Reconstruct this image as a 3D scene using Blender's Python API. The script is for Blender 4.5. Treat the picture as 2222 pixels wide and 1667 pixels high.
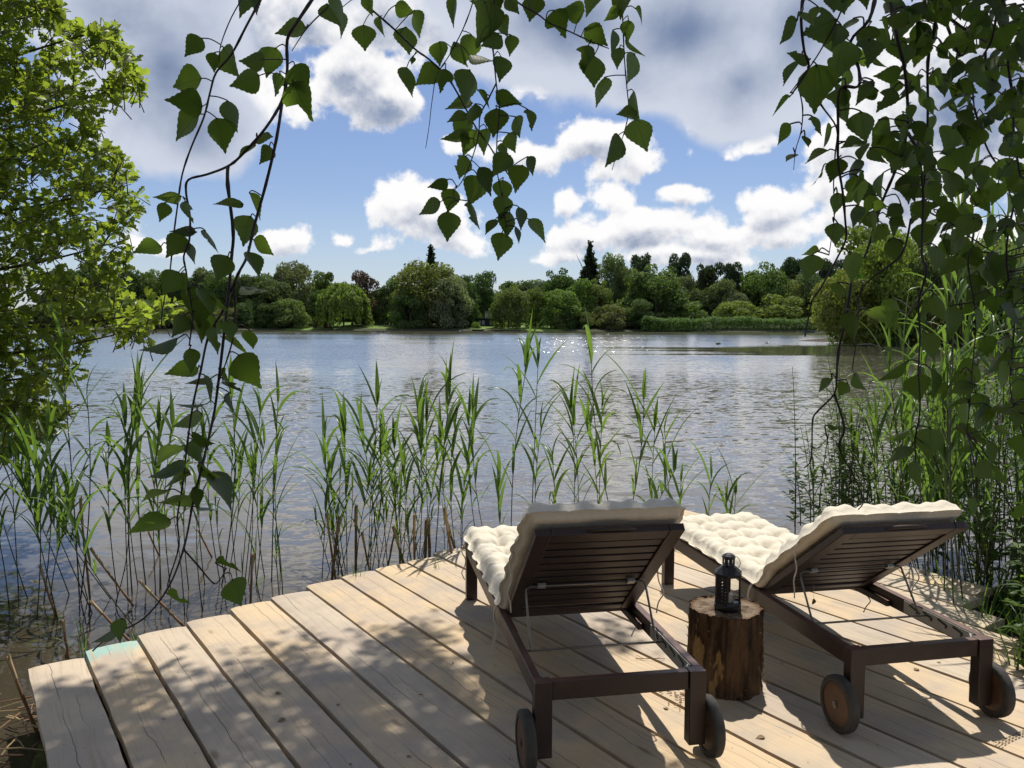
import bpy, math, random
import numpy as np
from mathutils import Vector, Matrix

R = math.radians
S = bpy.context.scene
for o in list(bpy.data.objects):
    bpy.data.objects.remove(o)
COL = S.collection

# ------------------------------------------------------------------ camera
F, HZ, ROLL, EYE = 1799.0, 705.0, -0.0043, 1.65      # focal length and horizon in photo pixels, eye height
PITCH = math.atan((833.5 - HZ) / F)
C_R, C_S = math.cos(ROLL), math.sin(ROLL)
_r = Vector((1, 0, 0)); _u = Vector((0, math.sin(PITCH), math.cos(PITCH))); _f = Vector((0, math.cos(PITCH), -math.sin(PITCH)))
CR = _r * C_R - _u * C_S
CU = _u * C_R + _r * C_S
cam_d = bpy.data.cameras.new("camera"); cam = bpy.data.objects.new("camera", cam_d); COL.objects.link(cam)
cam_d.sensor_fit = 'HORIZONTAL'; cam_d.sensor_width = 36.0; cam_d.lens = 36.0 * F / 2222.0
cam_d.clip_start = 0.05; cam_d.clip_end = 5000
cam.matrix_world = Matrix(((CR.x, CU.x, -_f.x, 0), (CR.y, CU.y, -_f.y, 0), (CR.z, CU.z, -_f.z, EYE), (0, 0, 0, 1)))
S.camera = cam
EV = Vector((0, 0, EYE))

def ray(px, py):
    return CR * ((px - 1111) / F) - CU * ((py - 833.5) / F) + _f
def at(px, py, Y):
    d = ray(px, py); return EV + d * (Y / d.y)
def gnd(px, py, z=0.0):
    d = ray(px, py); return EV + d * ((z - EYE) / d.z)

# ------------------------------------------------------------------ light
SUN_AZ, SUN_EL = 11.0, 62.5
SUNV = Vector((math.sin(R(SUN_AZ)) * math.cos(R(SUN_EL)), math.cos(R(SUN_AZ)) * math.cos(R(SUN_EL)), math.sin(R(SUN_EL))))
sl = bpy.data.lights.new("sun", 'SUN'); sl.energy = 5.0; sl.angle = R(0.53); sl.color = (1.0, 0.95, 0.86)
so = bpy.data.objects.new("sun", sl); COL.objects.link(so)
so.rotation_euler = (-SUNV).to_track_quat('-Z', 'Y').to_euler(); so.location = SUNV * 50
S.view_settings.view_transform = 'Standard'; S.view_settings.look = 'None'
S.view_settings.exposure = 0.0; S.view_settings.gamma = 1.0
try: S.view_settings.use_curve_mapping = False
except Exception: pass
S.cycles.max_bounces = 8; S.cycles.transparent_max_bounces = 8
S.cycles.sample_clamp_indirect = 6.0
S.cycles.use_denoising = True
try: S.cycles.denoiser = 'OPENIMAGEDENOISE'
except Exception: pass

# ------------------------------------------------------------------ node helpers
class NT:
    def __init__(s, nt): s.nt = nt
    def n(s, t, **kw):
        nd = s.nt.nodes.new(t)
        for k, v in kw.items():
            setattr(nd, k, v)
        return nd
    def put(s, sock, v):
        if v is None: return
        if hasattr(v, 'is_output') or isinstance(v, bpy.types.NodeSocket): s.nt.links.new(v, sock)
        else:
            if isinstance(v, tuple) and len(v) == 3 and sock.type == 'RGBA': v = (*v, 1)
            sock.default_value = v
    def m(s, op, a, b=None, c=None, clamp=False):
        nd = s.n('ShaderNodeMath', operation=op, use_clamp=clamp)
        s.put(nd.inputs[0], a); s.put(nd.inputs[1], b); s.put(nd.inputs[2], c)
        return nd.outputs[0]
    def v(s, op, a, b=None, scale=None):
        nd = s.n('ShaderNodeVectorMath', operation=op)
        s.put(nd.inputs[0], a); s.put(nd.inputs[1], b)
        if scale is not None: s.put(nd.inputs['Scale'], scale)
        return nd.outputs[1] if op in ('LENGTH', 'DOT_PRODUCT', 'DISTANCE') else nd.outputs[0]
    def noise(s, vec, scale, detail=4, rough=0.5, dist=0.0, out=0, typ='FBM'):
        nd = s.n('ShaderNodeTexNoise'); s.put(nd.inputs['Vector'], vec)
        nd.inputs['Scale'].default_value = scale; nd.inputs['Detail'].default_value = detail
        nd.inputs['Roughness'].default_value = rough; nd.inputs['Distortion'].default_value = dist
        return nd.outputs[out]
    def ss(s, x, a, b):                      # smoothstep a..b -> 0..1
        nd = s.n('ShaderNodeMapRange', interpolation_type='SMOOTHSTEP')
        s.put(nd.inputs[0], x); nd.inputs[1].default_value = a; nd.inputs[2].default_value = b
        return nd.outputs[0]
    def lin(s, x, a, b, c=0.0, d=1.0):
        nd = s.n('ShaderNodeMapRange'); s.put(nd.inputs[0], x)
        for i, q in enumerate((a, b, c, d)): nd.inputs[i + 1].default_value = q
        return nd.outputs[0]
    def mix(s, f, a, b, typ='MIX'):
        nd = s.n('ShaderNodeMix', data_type='RGBA', blend_type=typ)
        s.put(nd.inputs[0], f); s.put(nd.inputs[6], a); s.put(nd.inputs[7], b)
        return nd.outputs[2]
    def xyz(s, x=0.0, y=0.0, z=0.0):
        nd = s.n('ShaderNodeCombineXYZ')
        s.put(nd.inputs[0], x); s.put(nd.inputs[1], y); s.put(nd.inputs[2], z); return nd.outputs[0]
    def sep(s, vec):
        nd = s.n('ShaderNodeSeparateXYZ'); s.put(nd.inputs[0], vec); return nd.outputs
    def bump(s, h, strength=0.5, dist=0.01, normal=None):
        nd = s.n('ShaderNodeBump'); s.put(nd.inputs['Height'], h); nd.inputs['Distance'].default_value = dist
        s.put(nd.inputs['Strength'], strength)
        if normal is not None: s.put(nd.inputs['Normal'], normal)
        return nd.outputs[0]

# ------------------------------------------------------------------ sky with clouds (world directions: azimuth, elevation)
W = bpy.data.worlds.new("World"); S.world = W; W.use_nodes = True
W.node_tree.nodes.clear()
SKY_STRENGTH = 0.1
CLOUDS = [  # bright cumulus: photo px, py, half width, half height, amount
    (545, 60, 90, 150, 0.50), (525, 200, 75, 105, 0.42), (660, 20, 150, 90, 0.55), (900, 45, 190, 90, 0.6), (1030, 30, 120, 90, 0.5),
    (780, 175, 105, 75, 0.55), (715, 215, 90, 60, 0.45), (850, 225, 70, 55, 0.45), (650, 175, 60, 50, 0.3), (760, 240, 110, 40, 0.35),
    (1290, 305, 120, 48, 0.5), (1390, 325, 110, 45, 0.45), (1190, 335, 110, 38, 0.4), (1010, 335, 70, 26, 0.3), (1340, 355, 100, 30, 0.3),
    (900, 440, 100, 50, 0.5), (970, 470, 100, 45, 0.45), (850, 455, 60, 40, 0.4), (1010, 520, 110, 40, 0.2),
    (1340, 415, 60, 38, 0.42), (1485, 412, 55, 30, 0.4), (1235, 428, 50, 28, 0.36), (1420, 475, 170, 48, 0.55), (1290, 500, 110, 40, 0.4),
    (1560, 500, 150, 45, 0.5), (1680, 445, 80, 45, 0.45), (1700, 505, 110, 40, 0.45), (1480, 540, 180, 30, 0.4), (1250, 545, 70, 24, 0.26), (1600, 555, 70, 24, 0.3),
    (603, 496, 40, 22, 0.28), (722, 515, 24, 16, 0.2), (785, 540, 40, 15, 0.2), (1640, 288, 60, 24, 0.28), (590, 390, 22, 12, 0.12), (300, 515, 60, 40, 0.34), (365, 520, 50, 25, 0.25),
    (1840, 300, 110, 120, 0.42), (1980, 420, 150, 130, 0.5), (2100, 180, 220, 200, 0.7), (1890, 470, 90, 50, 0.4), (1790, 400, 60, 40, 0.25), (1850, 560, 90, 40, 0.35), (2100, 560, 150, 90, 0.5),
    (1680, 235, 90, 40, 0.35), (1560, 225, 90, 35, 0.3), (1150, 200, 90, 40, 0.25), (300, -420, 500, 200, 0.9), (2100, -350, 500, 260, 0.9),
]
GREYS = [   # the shadowed undersides of the nearer clouds
    (330, 130, 200, 200, 1.1), (420, 255, 170, 100, 0.9), (250, 30, 260, 140, 0.9), (1010, 0, 120, 80, 0.6), (1230, 60, 300, 150, 1.1), (1480, 70, 290, 150, 1.2),
    (1600, 165, 180, 100, 0.9), (1390, 165, 190, 70, 0.7), (1720, 60, 210, 150, 0.9), (1180, 150, 120, 70, 0.6), (760, -60, 200, 80, 0.5), (1110, -260, 900, 190, 1.1),
]
def azel(px, py):
    d = ray(px, py); return math.degrees(math.atan2(d.x, d.y)), math.degrees(math.atan2(d.z, math.hypot(d.x, d.y)))
def make_world():
    g = cloud_group("cloud_field", CLOUDS, 4.2, 17.0, 1.05, False); g2 = cloud_group("grey_field", GREYS, 5.0, 9.0, 0.85, True)
    world_nodes(g, g2)
def cloud_group(name, blobs, warp_amt, nscale, namp, with_back):
    g = bpy.data.node_groups.new(name, 'ShaderNodeTree')
    g.interface.new_socket("dir", in_out='INPUT', socket_type='NodeSocketVector')
    g.interface.new_socket("lift", in_out='INPUT', socket_type='NodeSocketFloat')
    g.interface.new_socket("d", in_out='OUTPUT', socket_type='NodeSocketFloat')
    q = NT(g); gi = q.n('NodeGroupInput'); go = q.n('NodeGroupOutput')
    dirv = gi.outputs[0]
    warp = q.v('SCALE', q.v('SUBTRACT', q.noise(dirv, 5.0, 3, 0.5, out=1), (0.5, 0.5, 0.5)), scale=warp_amt)
    x, y, z = q.sep(dirv)
    az = q.m('MULTIPLY', q.m('ARCTAN2', x, y), 57.29578)
    el = q.m('ADD', q.m('MULTIPLY', q.m('ARCSINE', z), 57.29578), gi.outputs[1])
    p = q.v('ADD', q.xyz(az, el, 0.0), q.v('MULTIPLY', warp, (1, 1, 0)))
    acc = None
    for px, py, rx, ry, am in blobs:
        a, e = azel(px, py); k = 57.3 / F
        d = q.v('MULTIPLY', q.v('SUBTRACT', p, (a, e, 0)), (1 / (rx * k * 1.12), 1 / (ry * k * 1.12), 0))
        f = q.m('MULTIPLY', q.m('SUBTRACT', 1.0, q.v('LENGTH', d)), am)
        acc = f if acc is None else q.m('SMOOTH_MAX', acc, f, 0.12)
    if with_back:                       # the half of the sky behind the viewer carries its own broken cloud
      back = q.m('MULTIPLY', q.ss(q.m('ABSOLUTE', az), 40, 60), q.m('ADD', -0.05, q.m('MULTIPLY', q.m('SUBTRACT', q.noise(dirv, 2.2, 2), 0.42), 3.0)))
      acc = q.m('MAXIMUM', acc, q.m('SUBTRACT', back, q.m('MULTIPLY', q.m('SUBTRACT', 1.0, q.ss(q.m('ABSOLUTE', az), 40, 60)), 1.0)))
    nv = q.v('ADD', dirv, q.xyz(0, 0, q.m('MULTIPLY', gi.outputs[1], 0.01745)))
    n1 = q.noise(nv, nscale, 9, 0.56)
    d = q.m('ADD', q.m('MAXIMUM', acc, -0.6), q.m('MULTIPLY', q.m('SUBTRACT', n1, 0.5), namp))
    q.nt.links.new(d, go.inputs[0])
    return g
def world_nodes(g, g2):
    t = NT(W.node_tree)
    tc = t.n('ShaderNodeTexCoord')
    dirn = t.v('NORMALIZE', tc.outputs['Generated'])
    sky = t.n('ShaderNodeTexSky', sky_type='NISHITA'); sky.sun_disc = False
    sky.sun_elevation = R(SUN_EL); sky.sun_rotation = R(SUN_AZ); sky.altitude = 60
    sky.air_density = 1.0; sky.dust_density = 0.3; sky.ozone_density = 2.0
    def field(lift):
        gn = t.n('ShaderNodeGroup', node_tree=g); t.put(gn.inputs[0], dirn); gn.inputs[1].default_value = lift
        return gn.outputs[0]
    d0, d1, d2 = field(0.0), field(1.3), field(0.45)
    alpha = t.ss(d0, 0.02, 0.15)
    thick = t.m('ADD', t.m('MULTIPLY', t.m('MAXIMUM', d0, 0), 0.5), t.m('MULTIPLY', t.m('MAXIMUM', d1, 0), 0.6))
    thick = t.m('ADD', thick, t.m('MULTIPLY', t.m('SUBTRACT', t.noise(dirn, 7.0, 5, 0.55), 0.5), 0.75))
    thick = t.m('ADD', thick, t.m('MULTIPLY', t.m('SUBTRACT', d2, d0), 1.5))      # undersides of each billow fall into shade
    shade = t.ss(thick, 0.04, 0.85)
    white = (10.0, 9.9, 9.9); grey = (2.35, 3.05, 4.6)
    ccol = t.mix(shade, white, grey)
    z = t.sep(dirn)[2]
    haze = t.mix(t.m('MULTIPLY', t.m('SUBTRACT', 1.0, t.ss(z, 0.0, 0.16)), 0.45), t.mix(1.0, sky.outputs[0], (0.88, 0.87, 1.0), 'MULTIPLY'), (5.6, 6.8, 8.0))
    alpha = t.m('MULTIPLY', alpha, t.ss(z, 0.0, 0.07))
    col = t.mix(alpha, haze, ccol)
    gn = t.n('ShaderNodeGroup', node_tree=g2); t.put(gn.inputs[0], dirn); gn.inputs[1].default_value = 0.0
    gd = t.m('ADD', gn.outputs[0], t.m('MULTIPLY', t.m('SUBTRACT', t.noise(dirn, 6.0, 6, 0.6, 0.4), 0.5), 1.1))
    gcol = t.mix(t.ss(gd, 0.22, 1.25), (6.2, 6.7, 7.8), (1.8, 2.45, 3.95))
    gcol = t.mix(t.m('MULTIPLY', t.ss(d0, 0.3, 0.9), 0.30), gcol, (7.0, 7.4, 8.4))
    col = t.mix(t.ss(gn.outputs[0], 0.0, 0.24), col, gcol)
    bg = t.n('ShaderNodeBackground'); t.put(bg.inputs[0], col); bg.inputs[1].default_value = SKY_STRENGTH
    out = t.n('ShaderNodeOutputWorld'); t.nt.links.new(bg.outputs[0], out.inputs[0])
    W.cycles.sampling_method = 'MANUAL'; W.cycles.sample_map_resolution = 512
make_world()

# ------------------------------------------------------------------ mesh helpers
class MB:
    def __init__(s): s.v = []; s.f = []; s.uv = []; s.t = []; s.mi = []
    def add(s, verts, faces, uv=None, tint=0.5, mi=0):
        b = len(s.v); s.v += [tuple(p) for p in verts]
        s.f += [tuple(i + b for i in f) for f in faces]
        s.uv += list(uv) if uv is not None else [(0.0, 0.0)] * len(verts)
        s.t += [tint] * len(verts) if not isinstance(tint, (list, tuple)) else list(tint)
        s.mi += [mi] * len(faces)
    def beam(s, p0, p1, w, h, up=(0, 0, 1), tint=0.5, mi=0):
        p0, p1 = Vector(p0), Vector(p1); d = (p1 - p0).normalized(); up = Vector(up)
        sd = d.cross(up)
        if sd.length < 1e-6: sd = d.cross(Vector((0, 1, 0)))
        sd.normalize(); u = sd.cross(d).normalized()
        vs = [p + sd * (a * w / 2) + u * (b * h / 2) for p in (p0, p1) for a, b in ((-1, -1), (1, -1), (1, 1), (-1, 1))]
        s.add(vs, [(3, 2, 1, 0), (4, 5, 6, 7), (0, 1, 5, 4), (1, 2, 6, 5), (2, 3, 7, 6), (3, 0, 4, 7)], tint=tint, mi=mi)
    def box(s, c, dx, dy, dz, tint=0.5, mi=0):
        c = Vector(c); s.beam(c - Vector((0, dy / 2, 0)), c + Vector((0, dy / 2, 0)), dx, dz, tint=tint, mi=mi)
    def tube(s, pts, r, n=6, cap=True, tint=0.5, mi=0):
        pts = [Vector(p) for p in pts]; m = len(pts)
        if not isinstance(r, (list, tuple)): r = [r] * m
        t = (pts[1] - pts[0]).normalized()
        ref = Vector((0, 0, 1)) if abs(t.z) < 0.9 else Vector((1, 0, 0))
        a = t.cross(ref).normalized(); vs = []; uv = []; L = 0
        for i, p in enumerate(pts):
            t = (pts[min(i + 1, m - 1)] - pts[max(i - 1, 0)])
            t = t.normalized() if t.length > 1e-9 else Vector((0, 0, 1))
            a = a - t * a.dot(t)
            a = a.normalized() if a.length > 1e-6 else t.orthogonal().normalized()
            b = t.cross(a)
            if i: L += (p - pts[i - 1]).length
            for k in range(n):
                an = 2 * math.pi * k / n
                vs.append(p + (a * math.cos(an) + b * math.sin(an)) * r[i]); uv.append((k / n, L))
        fs = [(i * n + k, i * n + (k + 1) % n, (i + 1) * n + (k + 1) % n, (i + 1) * n + k) for i in range(m - 1) for k in range(n)]
        if cap: fs += [tuple(range(n - 1, -1, -1)), tuple((m - 1) * n + k for k in range(n))]
        s.add(vs, fs, uv, tint, mi)
    def lathe(s, prof, n=24, c=(0, 0, 0), tint=0.5, mi=0, rot=0.0):      # prof: (radius, z)
        vs = [(c[0] + r * math.cos(2 * math.pi * k / n + rot), c[1] + r * math.sin(2 * math.pi * k / n + rot), c[2] + z) for r, z in prof for k in range(n)]
        fs = [(i * n + k, i * n + (k + 1) % n, (i + 1) * n + (k + 1) % n, (i + 1) * n + k) for i in range(len(prof) - 1) for k in range(n)]
        fs += [tuple(range(n - 1, -1, -1)), tuple((len(prof) - 1) * n + k for k in range(n))]
        s.add(vs, fs, tint=tint, mi=mi)
    def grid(s, P, nu, nv, uv=None, tint=0.5, close=False, mi=0):         # P: list nu*nv points row-major in v
        fs = [(j * nu + i, j * nu + (i + 1) % nu, (j + 1) * nu + (i + 1) % nu, (j + 1) * nu + i) for j in range(nv - 1) for i in range(nu if close else nu - 1)]
        s.add(P, fs, uv, tint, mi)
    def mesh(s, name, mats, smooth=False):
        me = bpy.data.meshes.new(name); me.from_pydata(s.v, [], s.f); me.update()
        for m in (mats if isinstance(mats, (list, tuple)) else [mats]): me.materials.append(m)
        nl = len(me.loops); li = np.empty(nl, np.int32); me.loops.foreach_get('vertex_index', li)
        lay = me.uv_layers.new(name='UVMap'); lay.data.foreach_set('uv', np.array(s.uv, np.float32)[li].ravel())
        at_ = me.attributes.new('tint', 'FLOAT', 'POINT'); at_.data.foreach_set('value', np.array(s.t, np.float32))
        if any(s.mi): me.polygons.foreach_set('material_index', np.array(s.mi, np.int32))
        if smooth: me.polygons.foreach_set('use_smooth', np.ones(len(me.polygons), bool))
        me.update(); return me
    def build(s, name, mats, parent=None, smooth=False, bevel=0.0, loc=None):
        o = bpy.data.objects.new(name, s.mesh(name, mats, smooth)); COL.objects.link(o)
        if parent is not None: o.parent = parent
        if loc is not None: o.location = loc
        if bevel:
            b = o.modifiers.new('bevel', 'BEVEL'); b.width = bevel; b.segments = 2; b.limit_method = 'ANGLE'; b.angle_limit = R(40)
        return o
def tag(o, label=None, cat=None, group=None, kind=None):
    if label: o['label'] = label
    if cat: o['category'] = cat
    if group: o['group'] = group
    if kind: o['kind'] = kind
    return o
def thing(name, label, cat, loc=(0, 0, 0), rz=0.0, group=None):
    o = bpy.data.objects.new(name, None); COL.objects.link(o); o.empty_display_size = 0.1
    o.location = loc; o.rotation_euler = (0, 0, rz)
    return tag(o, label, cat, group)
def dup(o, parent):
    c = o.copy(); COL.objects.link(c); c.parent = parent; return c
def smooth_path(pts, k=4):                    # Catmull-Rom
    pts = [Vector(p) for p in pts]; P = [pts[0]] + pts + [pts[-1]]; out = []
    for i in range(1, len(P) - 2):
        a, b, c, d = P[i - 1], P[i], P[i + 1], P[i + 2]
        for j in range(k):
            t = j / k
            out.append(0.5 * ((2 * b) + (c - a) * t + (2 * a - 5 * b + 4 * c - d) * t * t + (3 * b - a - 3 * c + d) * t ** 3))
    out.append(pts[-1]); return out

# ------------------------------------------------------------------ materials
def newmat(name):
    m = bpy.data.materials.new(name); m.use_nodes = True; m.node_tree.nodes.clear()
    t = NT(m.node_tree); return m, t
def finish(t, sh, disp=None):
    o = t.n('ShaderNodeOutputMaterial'); t.nt.links.new(sh, o.inputs[0])
def principled(t, col, rough=0.6, normal=None, spec=0.5, metal=0.0, **kw):
    p = t.n('ShaderNodeBsdfPrincipled')
    t.put(p.inputs['Base Color'], col); t.put(p.inputs['Roughness'], rough); t.put(p.inputs['Specular IOR Level'], spec); t.put(p.inputs['Metallic'], metal)
    if normal is not None: t.put(p.inputs['Normal'], normal)
    for k, v in kw.items(): t.put(p.inputs[k], v)
    return p.outputs[0]
def objco(t): return t.n('ShaderNodeTexCoord').outputs['Object']
def attr(t, name='tint'):
    a = t.n('ShaderNodeAttribute'); a.attribute_name = name; return a.outputs['Fac']
def uvs(t): return t.sep(t.n('ShaderNodeUVMap').outputs[0])

def m_leaf(name, dark, light, trans, tmix=0.45, rough=0.45, veins=True, spec=0.4):
    m, t = newmat(name); ti = attr(t)
    col = t.mix(ti, dark, light); tcol = t.mix(ti, tuple(c * 0.55 for c in trans), tuple(c * 1.35 for c in trans))
    u, v, _ = uvs(t)
    nrm = None
    if veins:
        au = t.m('ABSOLUTE', u)
        ph = t.m('MULTIPLY', t.m('SUBTRACT', v, t.m('MULTIPLY', au, 0.35)), 46.0)
        line = t.ss(t.m('SINE', ph), 0.80, 1.0)
        mid = t.m('SUBTRACT', 1.0, t.ss(au, 0.0, 0.06))
        vv = t.m('MAXIMUM', t.m('MULTIPLY', line, 0.6), mid)
        col = t.mix(t.m('MULTIPLY', vv, 0.45), col, tuple(min(1, c * 2.2) for c in light))
        tcol = t.mix(t.m('MULTIPLY', vv, 0.5), tcol, tuple(c * 0.45 for c in trans))
        nrm = t.bump(vv, 0.35, 0.002)
    else:
        tcol = t.mix(t.noise(objco(t), 30.0, 2), tcol, tuple(c * 0.7 for c in trans))
    p = principled(t, col, rough, nrm, spec)
    tr = t.n('ShaderNodeBsdfTranslucent'); t.put(tr.inputs[0], tcol)
    mx = t.n('ShaderNodeMixShader'); mx.inputs[0].default_value = tmix
    t.nt.links.new(p, mx.inputs[1]); t.nt.links.new(tr.outputs[0], mx.inputs[2])
    finish(t, mx.outputs[0]); return m
def m_plain(name, col, rough=0.6, spec=0.5, metal=0.0, var=0.25, scale=20.0, bump=0.0):
    m, t = newmat(name); c = objco(t)
    n = t.noise(c, scale, 4)
    cc = t.mix(n, tuple(x * (1 - var) for x in col), tuple(min(1, x * (1 + var)) for x in col))
    nr = t.bump(t.noise(c, scale * 3, 4), bump, 0.004) if bump else None
    finish(t, principled(t, cc, rough, nr, spec, metal)); return m

def m_deck():
    m, t = newmat("weathered_deck_wood"); co = objco(t); x, y, z = t.sep(co); ti = attr(t)
    ox = t.m('ADD', x, t.m('MULTIPLY', ti, 37.0)); oy = t.m('ADD', y, t.m('MULTIPLY', ti, 11.0))
    wob = t.m('MULTIPLY', t.m('SUBTRACT', t.noise(t.xyz(ox, t.m('MULTIPLY', oy, 0.5), ti), 3.0, 3), 0.5), 0.10)
    gx = t.m('ADD', ox, wob)
    grain = t.noise(t.xyz(t.m('MULTIPLY', gx, 60), t.m('MULTIPLY', oy, 1.6), ti), 1.0, 5, 0.6)
    fine = t.noise(t.xyz(t.m('MULTIPLY', gx, 260), t.m('MULTIPLY', oy, 5), ti), 1.0, 3, 0.6)
    blot = t.noise(t.xyz(ox, oy, ti), 2.6, 4, 0.6)
    base = t.mix(t.ss(ti, 0.1, 0.9), (0.62, 0.465, 0.285), (0.55, 0.455, 0.34))
    base = t.mix(t.ss(blot, 0.40, 0.68), base, (0.45, 0.37, 0.29))
    base = t.mix(t.m('MULTIPLY', t.ss(grain, 0.50, 0.74), 0.42), base, (0.30, 0.20, 0.12))
    base = t.mix(t.m('MULTIPLY', t.ss(fine, 0.5, 0.8), 0.25), base, (0.25, 0.19, 0.14))
    # long drying cracks that follow the grain, one or two to a board
    uc = t.m('ADD', t.m('FRACT', t.m('MULTIPLY', ti, 7.31)), 0.0)
    xl = t.n('ShaderNodeAttribute'); xl.attribute_name = 'tx'; xl = xl.outputs['Fac']
    cw = t.m('MULTIPLY', t.m('SUBTRACT', t.noise(t.xyz(ti, t.m('MULTIPLY', oy, 1.0), 0.0), 2.2, 5, 0.62), 0.5), 0.30)
    def crack(off, width, seed):
        d = t.m('ABSOLUTE', t.m('SUBTRACT', t.m('ADD', xl, cw), off))
        on = t.ss(t.noise(t.xyz(t.m('ADD', ti, seed), t.m('MULTIPLY', oy, 0.9), seed), 1.3, 2), 0.44, 0.52)
        return t.m('MULTIPLY', t.m('SUBTRACT', 1.0, t.ss(d, 0.0, width)), on)
    cr = t.m('MAXIMUM', crack(t.m('ADD', 0.25, t.m('MULTIPLY', uc, 0.3)), 0.012, 3.1), crack(t.m('ADD', 0.5, t.m('MULTIPLY', uc, 0.35)), 0.008, 8.7))
    base = t.mix(t.m('MULTIPLY', cr, 0.85), base, (0.05, 0.035, 0.025))
    # knots
    vo = t.n('ShaderNodeTexVoronoi'); t.put(vo.inputs['Vector'], t.xyz(t.m('MULTIPLY', ox, 5.0), t.m('MULTIPLY', oy, 1.7), ti)); vo.inputs['Scale'].default_value = 1.0
    kn = t.m('MULTIPLY', t.m('SUBTRACT', 1.0, t.ss(vo.outputs[0], 0.03, 0.10)), t.ss(t.sep(vo.outputs['Color'])[0], 0.55, 0.6))
    base = t.mix(t.m('MULTIPLY', kn, 0.6), base, (0.20, 0.115, 0.06))
    # dirt specks, worn grey and the scrap of turquoise paint on one board end
    sp = t.n('ShaderNodeTexVoronoi'); t.put(sp.inputs['Vector'], co); sp.inputs['Scale'].default_value = 26.0
    speck = t.m('MULTIPLY', t.m('SUBTRACT', 1.0, t.ss(sp.outputs[0], 0.05, 0.15)), t.ss(t.sep(sp.outputs['Color'])[1], 0.78, 0.84))
    base = t.mix(t.m('MULTIPLY', speck, 0.7), base, (0.12, 0.085, 0.06))
    base = t.mix(t.m('MULTIPLY', t.ss(t.noise(co, 1.1, 5, 0.65), 0.5, 0.66), 0.45), base, (0.36, 0.315, 0.285))
    pn = t.n('ShaderNodeAttribute'); pn.attribute_name = 'paint'
    pm = t.m('ADD', pn.outputs['Fac'], t.m('MULTIPLY', t.m('SUBTRACT', t.noise(t.xyz(x, t.m('MULTIPLY', y, 0.7), z), 9, 6, 0.7), 0.5), 1.5))
    base = t.mix(t.m('MULTIPLY', t.m('MULTIPLY', t.ss(pm, 0.42, 0.72), t.ss(grain, 0.72, 0.45)), 0.8), base, (0.235, 0.47, 0.44))
    h = t.m('ADD', t.m('MULTIPLY', grain, 0.6), t.m('MULTIPLY', fine, 0.4)); h = t.m('SUBTRACT', h, t.m('MULTIPLY', cr, 1.6))
    finish(t, principled(t, base, 0.72, t.bump(h, 0.35, 0.003), 0.35)); return m
def m_darkwood():
    m, t = newmat("red_brown_hardwood"); c = objco(t); ti = attr(t)
    u, v, _ = uvs(t)
    cc = t.v('ADD', c, t.xyz(ti, t.m('MULTIPLY', ti, 3.0), 0.0))
    g = t.noise(t.v('MULTIPLY', cc, (14, 14, 70)), 1.0, 4, 0.6); g2 = t.noise(cc, 7.0, 4, 0.6)
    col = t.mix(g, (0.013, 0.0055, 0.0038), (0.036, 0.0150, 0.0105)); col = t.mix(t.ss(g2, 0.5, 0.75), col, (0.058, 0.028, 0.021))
    nz = t.sep(t.n('ShaderNodeNewGeometry').outputs['Normal'])[2]      # sunlight on the rail tops is put into the colour of upward faces
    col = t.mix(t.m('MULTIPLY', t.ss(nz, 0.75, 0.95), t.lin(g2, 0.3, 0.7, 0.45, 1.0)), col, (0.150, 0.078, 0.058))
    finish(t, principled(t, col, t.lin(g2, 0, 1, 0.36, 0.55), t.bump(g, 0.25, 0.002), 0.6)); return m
def m_fabric():
    m, t = newmat("cream_cotton"); c = objco(t)
    n = t.noise(c, 6.0, 3); w = t.noise(c, 420.0, 2)
    col = t.mix(n, (0.70, 0.63, 0.50), (0.75, 0.685, 0.56)); col = t.mix(t.ss(t.noise(c, 2.3, 5, 0.7), 0.55, 0.75), col, (0.64, 0.56, 0.43))
    p = principled(t, col, 0.9, t.bump(t.m('ADD', t.m('MULTIPLY', w, 0.15), t.m('MULTIPLY', t.noise(c, 26.0, 5, 0.65), 1.0)), 0.55, 0.010), 0.15, **{'Sheen Weight': 0.2})
    finish(t, p); return m
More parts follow.
